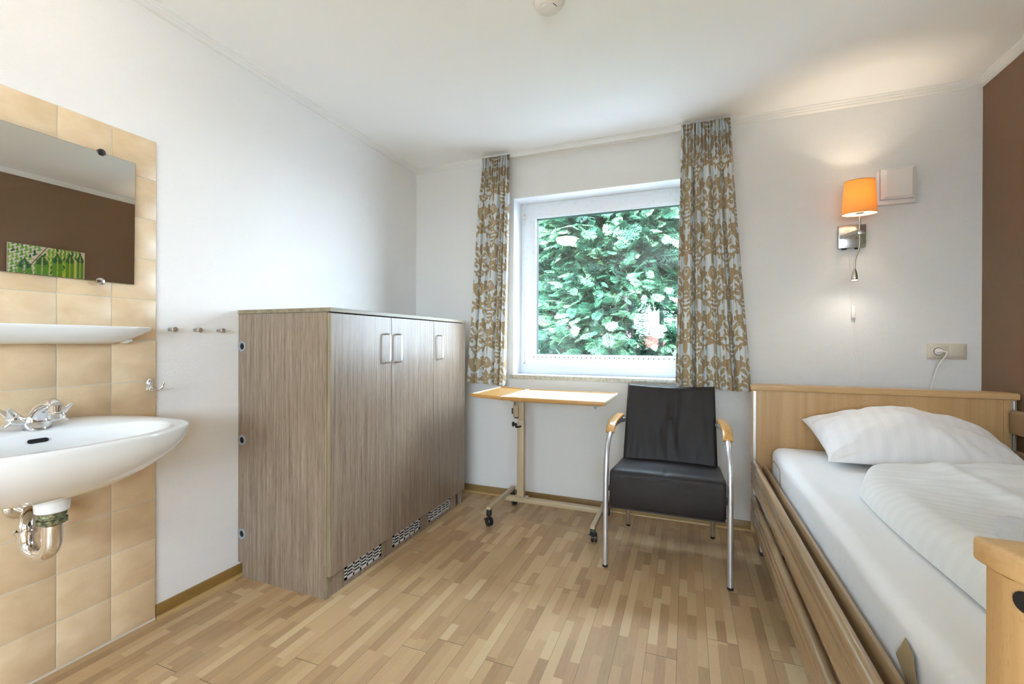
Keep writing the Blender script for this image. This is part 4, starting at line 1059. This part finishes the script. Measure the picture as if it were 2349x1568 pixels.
# mattress with fitted sheet
t = thing('mattress', 'mattress under a white fitted sheet on the care bed', 'mattress', (.89, 1.75, .40))
def soft_box(x0, x1, y0, y1, z0, z1, r, nx=60, ny=110, wr=.004, seed=0., crown=.004):
    """rounded slab as one closed grid, with cloth wrinkles"""
    rings = []; prof = []
    k = 10
    for i in range(k + 1): a = -math.pi / 2 + math.pi * .5 * i / k; prof.append((1 - (1 - math.cos(a)) , math.sin(a)))
    V, Fc = [], []
    def outline(e):        # rounded rectangle at inset e
        pts = []; rr = max(.05 - e * .4, .012); X0, X1, Y0, Y1 = x0 + e, x1 - e, y0 + e, y1 - e
        def seg(a, b, n): return [(lerp(a[0], b[0], i / n), lerp(a[1], b[1], i / n)) for i in range(n)]
        def cor(cx, cy, a0): return [(cx + rr * math.cos(a0 + math.pi / 2 * i / 6), cy + rr * math.sin(a0 + math.pi / 2 * i / 6)) for i in range(6)]
        pts += seg((X0 + rr, Y0), (X1 - rr, Y0), nx); pts += cor(X1 - rr, Y0 + rr, -math.pi / 2); pts += seg((X1, Y0 + rr), (X1, Y1 - rr), ny); pts += cor(X1 - rr, Y1 - rr, 0)
        pts += seg((X1 - rr, Y1), (X0 + rr, Y1), nx); pts += cor(X0 + rr, Y1 - rr, math.pi / 2); pts += seg((X0, Y1 - rr), (X0, Y0 + rr), ny); pts += cor(X0 + rr, Y0 + rr, math.pi)
        return pts
    L = []
    L.append((.03, z0)); L.append((.008, z0 + .004)); L.append((0, z0 + .014)); 
    for i in range(1, 6): L.append((0, lerp(z0 + .014, z1 - r, i / 5)))
    for i in range(1, 8): a = math.pi / 2 * i / 7; L.append((r * (1 - math.cos(a)), z1 - r + r * math.sin(a)))
    for e in (.06, .10, .16, .24, .34, .43): L.append((e, z1 + crown * min(1, e / .2)))
    rr = []
    for e, z in L:
        ring = []
        for (x, y) in outline(e):
            n1 = noise.noise(Vector((x * 4, y * 4, z * 9 + seed))); n2 = noise.noise(Vector((x * 11 + 3, y * 3 + seed, z * 5)))
            w = wr * (n1 + .5 * n2)
            ring.append((x + w * (1 if e < r else 0), y + w * .5, z + w * (1 if e > .01 else .2)))
        rr.append(ring)
    return G().loft(rr)
obj('fitted_sheet', soft_box(.424, 1.355, .735, 2.782, .402, .598, .045, wr=.006, seed=2., crown=.001), 'sheet', t, angle=80)
# sheet corner tucked over a webbing strap near the foot end
g = G()
g.loft([[(.421, 1.200, .490), (.421, 1.155, .552), (.4185, 1.148, .552), (.4185, 1.190, .490)], [(.4205, 1.150, .470), (.4205, 1.118, .540), (.418, 1.112, .540), (.418, 1.142, .470)], [(.424, 1.120, .440), (.424, 1.098, .46), (.421, 1.095, .46), (.421, 1.115, .440)]])
obj('webbing_strap', g, 'strap', t)

# pillow
t = thing('pillow', 'plump white satin striped pillow leaning against the headboard', 'pillow', (.92, 2.62, .60))
nu, nv = 96, 64; V = []; Fc = []
MP = Matrix.Translation((.955, 2.600, .672)) @ Matrix.Rotation(math.radians(5), 4, 'Z') @ Matrix.Rotation(math.radians(2.5), 4, 'Y') @ Matrix.Rotation(math.radians(19), 4, 'X')
def pil(u, v, side):
    au, av = abs(u), abs(v)
    x = .370 * u * (1 - .045 * (1 - av ** 2) * au ** 3 + .035 * av ** 4 * au ** 4); y = .195 * v * (1 - .05 * (1 - au ** 2) * av ** 3 + .03 * av ** 4 * au ** 4)
    T = ((1 - au ** 2.3) * (1 - av ** 2.3)); T = max(T, 0) ** .56
    zz = .158 * T * (1.0 if side > 0 else -.75) * (1 + .12 * math.exp(-((u + .1) / .5) ** 2))
    ang = math.atan2(v, u); rim = (1 - T) * min(1, T * 6)
    w = .011 * math.sin(ang * 17 + 4 * noise.noise(Vector((u * 2.4, v * 2.4, 0)))) * rim + .018 * noise.noise(Vector((u * 2.6, v * 3.0, 2))) * T
    w -= .010 * math.exp(-((u + .62 - .25 * v) / .05) ** 2) * T - .006 * math.exp(-((u - .30 - .35 * v) / .06) ** 2) * T * max(0, -v + .3)
    p = MP @ Vector((x, y, zz + (w if side > 0 else 0)))
    f = .6065 + .001 * abs(noise.noise(p * 9))
    if p.z < f + .02: p.z = f + max(0, (p.z - f + .06) / .08) * .02 if p.z > f - .06 else f
    p.y = min(p.y, 2.788)
    return p
for sd_ in (1, -1):
    for j in range(nv + 1):
        for i in range(nu + 1):
            u = math.sin((i / nu - .5) * math.pi); v = math.sin((j / nv - .5) * math.pi); V.append(pil(u, v, sd_))
idx = lambda l, i, j: l * (nu + 1) * (nv + 1) + j * (nu + 1) + i
for l in (0, 1):
    for j in range(nv):
        for i in range(nu):
            q = (idx(l, i, j), idx(l, i + 1, j), idx(l, i + 1, j + 1), idx(l, i, j + 1)); Fc.append(q if l == 0 else q[::-1])
pc = obj('pillowcase', (V, Fc), 'satin_x', t, angle=80)
bm_ = bmesh.new(); bm_.from_mesh(pc.data); bmesh.ops.remove_doubles(bm_, verts=bm_.verts, dist=.0004); bm_.to_mesh(pc.data); bm_.free()

# duvet
t = thing('duvet', 'thick white striped duvet spread over the right side of the bed', 'duvet', (.95, 1.6, .60))
def duvet_h(u, v):
    """u across from left edge, v along from foot; returns x,y,z"""
    yl = 2.28 + .09 * u + .02 * math.sin(u * 9) - .16 * (1 - min(1, u / .28)) ** 2.2
    x0 = lerp(.566, .585, v) + .010 * math.sin(v * 7) + .05 * max(0, v - .88) / .12
    x = lerp(x0, 1.372, u); y = lerp(.80, yl, v)
    d = min(u * (1.372 - x0), (1 - v) * (yl - .80), 9)
    return x, y, d
nu, nv = 90, 130; V = []; Fc = []
def round_edge(d, R): return 1. if d >= R else math.sqrt(max(0, 1 - (1 - d / R) ** 2))
for lay in (0, 1):
    for j in range(nv + 1):
        for i in range(nu + 1):
            u = (i / nu) ** 1.25; v = 1 - (1 - j / nv) ** 1.25; x, y, d = duvet_h(u, v)
            dx = u * .85; dy = (1 - v) * 1.55; dr = (1 - u) * .85
            R = .085; hgt = round_edge(dx, R) * round_edge(dy, R * .9) * (.35 + .65 * round_edge(dr, .05))
            if lay == 0:
                base = .606; H = .082 + .018 * math.sin(v * 5 + u * 3) + .014 * noise.noise(Vector((x * 3.2, y * 3.2, 1)))
                ridge = .012 * math.exp(-((u - .40 - .30 * (1 - v)) / .045) ** 2) * min(1, max(0, (v - .30) * 4))
                w = .0035 * math.sin((y * 1.0 + x * .25) * 58 + 4 * noise.noise(Vector((x * 3, y * 2, 4)))) * min(1, u * 2.2) * max(0, 1 - abs(v - .82) * 3.5) + .004 * noise.noise(Vector((x * 14, y * 8, 2)))
                bulge = .020 * (1 - round_edge(dx, R)) * 0
                V.append(Vector((x, y, base + (H + ridge + w) * hgt)))
            else: V.append(Vector((x, y, .6055)))
idx = lambda l, i, j: l * (nu + 1) * (nv + 1) + j * (nu + 1) + i
for l in (0, 1):
    for j in range(nv):
        for i in range(nu):
            q = (idx(l, i, j), idx(l, i + 1, j), idx(l, i + 1, j + 1), idx(l, i, j + 1)); Fc.append(q if l == 0 else q[::-1])
nu1, nv1 = nu + 1, nv + 1
bd = [(i, 0) for i in range(nu1)] + [(nu, j) for j in range(1, nv1)] + [(i, nv) for i in range(nu - 1, -1, -1)] + [(0, j) for j in range(nv - 1, 0, -1)]
for a, b in zip(bd, bd[1:] + bd[:1]): Fc.append((idx(0, *a), idx(1, *a), idx(1, *b), idx(0, *b)))
dv = obj('duvet_cover', (V, Fc), 'satin_y', t, angle=80)
DUV = {}
from mathutils.bvhtree import BVHTree
bvh = BVHTree.FromPolygons([v for v in V], Fc)

# fleece blanket folded on the duvet
t = thing('fleece_blanket', 'folded white fleece blanket lying on the duvet behind the footboard', 'blanket', (.86, 1.36, .70))
A, B, Cc, Dd = Vector((.625, 1.255, 0)), Vector((.745, 1.545, 0)), Vector((1.18, 1.62, 0)), Vector((1.18, 1.16, 0))
nu, nv = 46, 30; V = []; Fc = []
def top_z(x, y):
    h = bvh.ray_cast(Vector((x, y, 2)), Vector((0, 0, -1)))[0]; return h.z if h else .61
for lay in (0, 1):
    for j in range(nv + 1):
        for i in range(nu + 1):
            u, v = i / nu, j / nv; p = A.lerp(Dd, u).lerp(B.lerp(Cc, u), v)
            p = p + Vector((.006 * noise.noise(Vector((v * 9, 3, u))), .006 * noise.noise(Vector((u * 14, 7, v))), 0))
            e = min(u, v, 1 - v, 1 - u) * 8; th = .034 * math.sqrt(max(0, 1 - (1 - min(1, e)) ** 2)) + .0035 * noise.noise(Vector((p.x * 60, p.y * 60, 0)))
            V.append(Vector((p.x, p.y, top_z(p.x, p.y) + .002 + (max(th, .001) if lay == 0 else 0))))
idx = lambda l, i, j: l * (nu + 1) * (nv + 1) + j * (nu + 1) + i
for l in (0, 1):
    for j in range(nv):
        for i in range(nu):
            q = (idx(l, i, j), idx(l, i + 1, j), idx(l, i + 1, j + 1), idx(l, i, j + 1)); Fc.append(q if l == 0 else q[::-1])
bd = [(i, 0) for i in range(nu + 1)] + [(nu, j) for j in range(1, nv + 1)] + [(i, nv) for i in range(nu - 1, -1, -1)] + [(0, j) for j in range(nv - 1, 0, -1)]
for a, b in zip(bd, bd[1:] + bd[:1]): Fc.append((idx(0, *a), idx(1, *a), idx(1, *b), idx(0, *b)))
obj('fleece', (V, Fc), 'fleece', t, angle=80)

# ------------------------------------------------------------ wall lamp
t = thing('wall_lamp', 'lit bedside wall lamp with an orange fabric shade and a bendy reading light', 'wall lamp', (.872, YF, 1.765))
pl = obj('wall_plate', box((.806, YF - .024, 1.699), (.936, YF, 1.829), .0015), 'steel', t)
for x in (.836, .898): obj('switch', box((x - .013, YF - .018, 1.692), (x + .013, YF - .006, 1.700), .002), 'black', pl)
SX, SY = .871, 2.950
g = G(); g.loft([[(.812, YF - .024, 1.752), (.812, YF - .024, 1.772), (.830, YF - .024, 1.772), (.830, YF - .024, 1.752)], [(SX - .012, SY - .006, 1.752), (SX - .012, SY - .006, 1.772), (SX - .006, SY + .006, 1.772), (SX - .006, SY + .006, 1.752)]])
g.box((SX - .012, SY - .009, 1.748), (SX + .022, SY + .009, 1.766), .001); obj('arm', g, 'steel', t)
obj('stem', G().tube([(SX - .002, SY, 1.764), (SX - .002, SY, 1.868)], .0042, 12), 'steel', t)
obj('lamp_socket', G().lathe([(.021, 0), (.021, .004), (.014, .006), (.014, .045), (.010, .05)], (SX - .002, SY, 1.862)), 'whitep', t)
obj('bulb', G().lathe([(.008, 0), (.011, .006), (.016, .028), (.013, .042), (.004, .048)], (SX - .002, SY, 1.912)), 'bulb', t)
def oval(z, a, b, n=48): return [(SX - .004 + a * math.cos(2 * math.pi * i / n), SY + b * math.sin(2 * math.pi * i / n), z) for i in range(n)]
za, zb_ = 1.858, 2.037
g = G(); g.loft([oval(za, .0795, .056), oval(zb_, .069, .047), oval(zb_, .0686, .0466), oval(za, .0791, .0556)], loop=True)
sd = obj('lamp_shade', g, 'shade', t, angle=60)
g = G(); g.loft([oval(za + .001, .0784, .0549), oval(zb_ - .001, .0680, .0460), oval(zb_ - .001, .0676, .0456), oval(za + .001, .0780, .0545)], loop=True)
obj('shade_lining', g, 'lining', sd, angle=60)
for z, a, b in ((za, .0797, .0562), (zb_, .0692, .0472)):
    pth = oval(z, a, b); g = G(); g.tube(pth + [pth[0]], .0012, 6, cap=False); obj('shade_rim', g, 'shade_rim', sd)
neck = smooth_path([(SX - .002, SY - .002, 1.750), (SX - .002, SY - .004, 1.71), (SX - .006, SY - .004, 1.67), (SX - .020, SY - .004, 1.622), (SX - .025, SY - .004, 1.590), (SX - .025, SY - .004, 1.560)], 6)
obj('gooseneck', G().tube(neck, .0040, 12), 'nickel', t, angle=60)
hx, hy = SX - .025, SY - .004
sp = obj('reading_head', G().lathe([(.0045, .062), (.007, .056), (.0125, .034), (.0145, .012), (.0145, .002), (.0128, .000), (.0125, .004)], (hx, hy, 1.500)), 'nickel', t, angle=60)
obj('reading_lens', G().lathe([(.0124, .0012), (.009, -.0016), (.002, -.0022)], (hx, hy, 1.500)), 'led', sp)
cp = smooth_path([(.865, YF - .010, 1.698), (.867, YF - .006, 1.62), (.868, YF - .005, 1.45), (.877, YF - .006, 1.38)], 6)
cd = obj('power_cord', G().tube(cp, .0022, 8), 'whitep', t)
obj('inline_switch', box((.872, YF - .020, 1.298), (.890, YF - .002, 1.368), .003), 'whitep', cd)
cp = smooth_path([(.882, YF - .008, 1.298), (.882, YF - .005, 1.24), (.886, YF - .004, 1.13), (.897, YF - .004, 1.08), (.905, YF - .004, 1.03), (.918, YF - .004, .90), (.925, YF - .006, .70)], 6)
obj('lower_cord', G().tube(cp, .0022, 8), 'whitep', cd)

# white wall box
t = thing('wall_box', 'white square plastic wall box beside the orange lamp shade', 'wall box', (1.07, YF, 2.02))
obj('base', box((.982, YF - .030, 1.926), (1.158, YF, 2.118), .006), 'whitep', t)
g = G(); x0, x1, z0, z1 = .994, 1.150, 1.950, 2.118
g.loft([[(x0, YF - .038, z0), (x1, YF - .038, z0), (x1, YF - .038, z1), (x0, YF - .038, z1)], [(x0, YF - .052, z0), (x1, YF - .052, z0), (x1, YF - .052, z1), (x0, YF - .052, z1)], [(x0 + .022, YF - .064, z0 + .012), (x1 - .022, YF - .064, z0 + .012), (x1 - .022, YF - .064, z1 - .012), (x0 + .022, YF - .064, z1 - .012)]])
obj('front_cover', g, 'whitep', t, angle=12)
obj('cover_gap_shade', box((x0 + .0015, YF - .0385, z0 + .0015), (x1 - .0015, YF - .029, z1 - .0015)), 'gap_shade', t, flat=True)  # black block paints the shade of the slit behind the cover
obj('status_tab', box((1.06, YF - .028, 1.929), (1.10, YF - .014, 1.935), .001), 'greyp', t)

# socket and switch
t = thing('socket_and_switch', 'cream double wall plate with a socket and a rocker switch above the headboard', 'wall socket', (1.299, YF, 1.113))
g = G(); g.box((1.214, YF - .006, 1.070), (1.384, YF, 1.156), .005, 3); g.box((1.221, YF - .013, 1.077), (1.377, YF - .004, 1.149), .005, 3); fr_ = obj('frame', g, 'creamp', t)
soc = obj('socket_insert', box((1.229, YF - .0165, 1.084), (1.292, YF - .012, 1.142), .002), 'creamp', t)
obj('socket_well', G().lathe([(.0215, .0), (.0215, .0008), (.0205, .001)], (1.2605, YF - .0165, 1.113), (0, -1, 0), 30), 'dark_metal', soc)
obj('rocker', box((1.309, YF - .0185, 1.085), (1.370, YF - .012, 1.142), .003, 3), 'creamp', t)
t = thing('plug_lead', 'white plug with its cord hanging from the wall socket behind the headboard', 'power cord', (1.26, YF - .03, 1.10))
obj('plug', G().box((1.244, YF - .040, 1.1065), (1.278, YF - .0180, 1.1205), .005, 3).lathe([(.0185, 0), (.0185, .004), (.012, .006)], (1.2605, YF - .018, 1.113), (0, -1, 0), 24), 'whitep', t)
cp = smooth_path([(1.276, YF - .036, 1.113), (1.286, YF - .040, 1.108), (1.278, YF - .040, 1.085), (1.256, YF - .036, 1.045), (1.240, YF - .034, .99), (1.222, YF - .034, .90), (1.20, YF - .05, .72)], 6)
obj('cord', G().tube(cp, [.0042] * 6 + [.0028] * (len(cp) - 6), 8), 'whitep', t)

# smoke detector
t = thing('smoke_detector', 'round white smoke detector on the ceiling', 'smoke detector', (-.532, 1.745, ZC))
o3 = (-.532, 1.745, ZC)
obj('base', G().lathe([(.066, 0), (.066, .006), (.060, .012)], o3, (0, 0, -1), 40), 'whitep', t)
obj('housing', G().lathe([(.058, .008), (.056, .022), (.046, .034), (.035, .038)], o3, (0, 0, -1), 40), 'whitep', t)
obj('button', G().lathe([(.033, .034), (.0325, .041), (.028, .0425), (.004, .0425)], o3, (0, 0, -1), 36), 'whitep', t)
g = G()
for a0, a1, r in ((-.75, -.15, .036),):
    g.tube([(o3[0] + r * math.cos(lerp(a0, a1, i / 8)) , o3[1] + r * math.sin(lerp(a0, a1, i / 8)) , ZC - .0375) for i in range(9)], .0012, 6)
obj('sounder_slot', g, 'gap_shade', t)

# ceiling lamp (above the washbasin, out of frame; shows as a reflection in the pane)
t = thing('ceiling_lamp', 'lit round opal ceiling lamp, seen as a bright oval reflected in the pane', 'ceiling lamp', LAMP)
obj('base', G().lathe([(.150, 0), (.150, .020), (.140, .022)], LAMP, (0, 0, -1), 40), 'whitep', t)
obj('opal_glass', G().lathe([(.144, .018), (.142, .045), (.125, .075), (.090, .098), (.045, .110), (.004, .112)], LAMP, (0, 0, -1), 40), 'dome', t)

# leaf print on the right wall (seen in the mirror)
t = thing('canvas_print', 'square canvas print of green leaves on the brown wall, seen in the mirror', 'picture', (XR, 2.265, 1.39))
ny_, nz_ = 300, 300; cy0, cy1, cz0, cz1 = 2.0, 2.53, 1.385, 1.915
yy, zz = np.meshgrid(np.linspace(0, 1, ny_), np.linspace(0, 1, nz_))
def lin(c): return np.array(srgb(*c))
img = np.zeros(yy.shape + (3,)); img[:] = lin((228, 214, 204))
yel = np.clip(1.3 - np.hypot((yy - .70) / .42, (zz - .66) / .42) * 1.15, 0, 1)[..., None]; img = img * (1 - yel) + lin((214, 206, 40)) * yel
rs = np.random.RandomState(8)
def leafp(cx, cy, a, b, ang, col):
    m = ellipse_sdf(yy, zz, cx, cy, a, b, ang) < 0; img[m] = lin(col)
SX0, SX1 = .26, .47
for k in range(7):                                         # pinnate branches off a slanting stem
    t_ = k / 6; sx_, sy_ = lerp(.16, .50, t_), lerp(.50, 1.02, t_)
    for sg, sl in ((-1, .55), (1, -.10)):
        m = (np.abs((zz - sy_) - sl * np.abs(yy - sx_)) < .0035) & ((yy - sx_) * sg > 0) & (np.abs(yy - sx_) < .46); img[m] = lin((128, 104, 52))
        for j in range(1, 9):
            px = sx_ + sg * .052 * j; py = sy_ + sl * .052 * j
            c_ = [(122, 178, 50), (98, 158, 44), (150, 196, 62), (52, 100, 56), (110, 170, 60)]
            for s2 in (-1, 1): leafp(px + sg * .012, py + s2 * .024,   .032, .0155, (s2 * 1.15 if sg > 0 else math.pi - s2 * 1.15) - (.5 if sg < 0 else .0), c_[rs.randint(5)])
m = np.abs((yy - .27) - (zz - .66) * .62) < .0075; img[m] = lin((110, 90, 52))
for fx_, h_, w_ in ((.20, .745, .085), (.42, .83, .080), (.62, .885, .068), (.79, .915, .060), (.935, .945, .050)):      # upright dark fern fronds
    for j in range(20):
        z_ = h_ - j * .024; ww = w_ * min(1, .3 + j / 5)
        for s2 in (-1, 1): leafp(fx_ + s2 * ww * .55, z_ - .004, ww * .55, .0125, s2 * .4, (48, 98, 40) if j < 6 else (96, 150, 40))
    leafp(fx_, h_ + .012, .02, .011, 1.57, (48, 98, 40))
vs = np.stack([np.full(yy.size, XR - .022), (cy0 + (cy1 - cy0) * yy).ravel(), (cz0 + (cz1 - cz0) * zz).ravel()], -1)
I = np.arange(yy.size).reshape(nz_, ny_); fc = np.stack([I[:-1, :-1], I[1:, :-1], I[1:, 1:], I[:-1, 1:]], -1).reshape(-1, 4)
cvb = obj('frame', box((XR - .0215, cy0, cz0), (XR - .001, cy1, cz1), .001, 1), 'creamp', t)
pr_ = obj('printed_face', (vs, fc.tolist()), 'print', t, flat=True)
ca = pr_.data.color_attributes.new('paint', 'FLOAT_COLOR', 'POINT'); ca.data.foreach_set('color', np.concatenate([img.reshape(-1, 3), np.ones((yy.size, 1))], 1).astype(np.float32).ravel())

# ------------------------------------------------------------ practical lights inside the lamps
def point(name, loc, w, col, r):
    d = bpy.data.lights.new(name, 'POINT'); d.energy = w; d.color = col; d.shadow_soft_size = r
    o = bpy.data.objects.new(name, d); COL.objects.link(o); o.location = loc; return o
point('wall_lamp_light', (SX - .002, SY, 1.955), WALL_LAMP_W, (1.0, .84, .64), .020)
d = bpy.data.lights.new('reading_light', 'SPOT'); d.energy = SPOT_W; d.color = (1.0, .93, .82); d.spot_size = math.radians(178); d.spot_blend = 1.0; d.shadow_soft_size = .01
o = bpy.data.objects.new('reading_light', d); COL.objects.link(o); o.location = (hx, hy, 1.494); o.rotation_euler = (math.radians(-8), 0, 0)
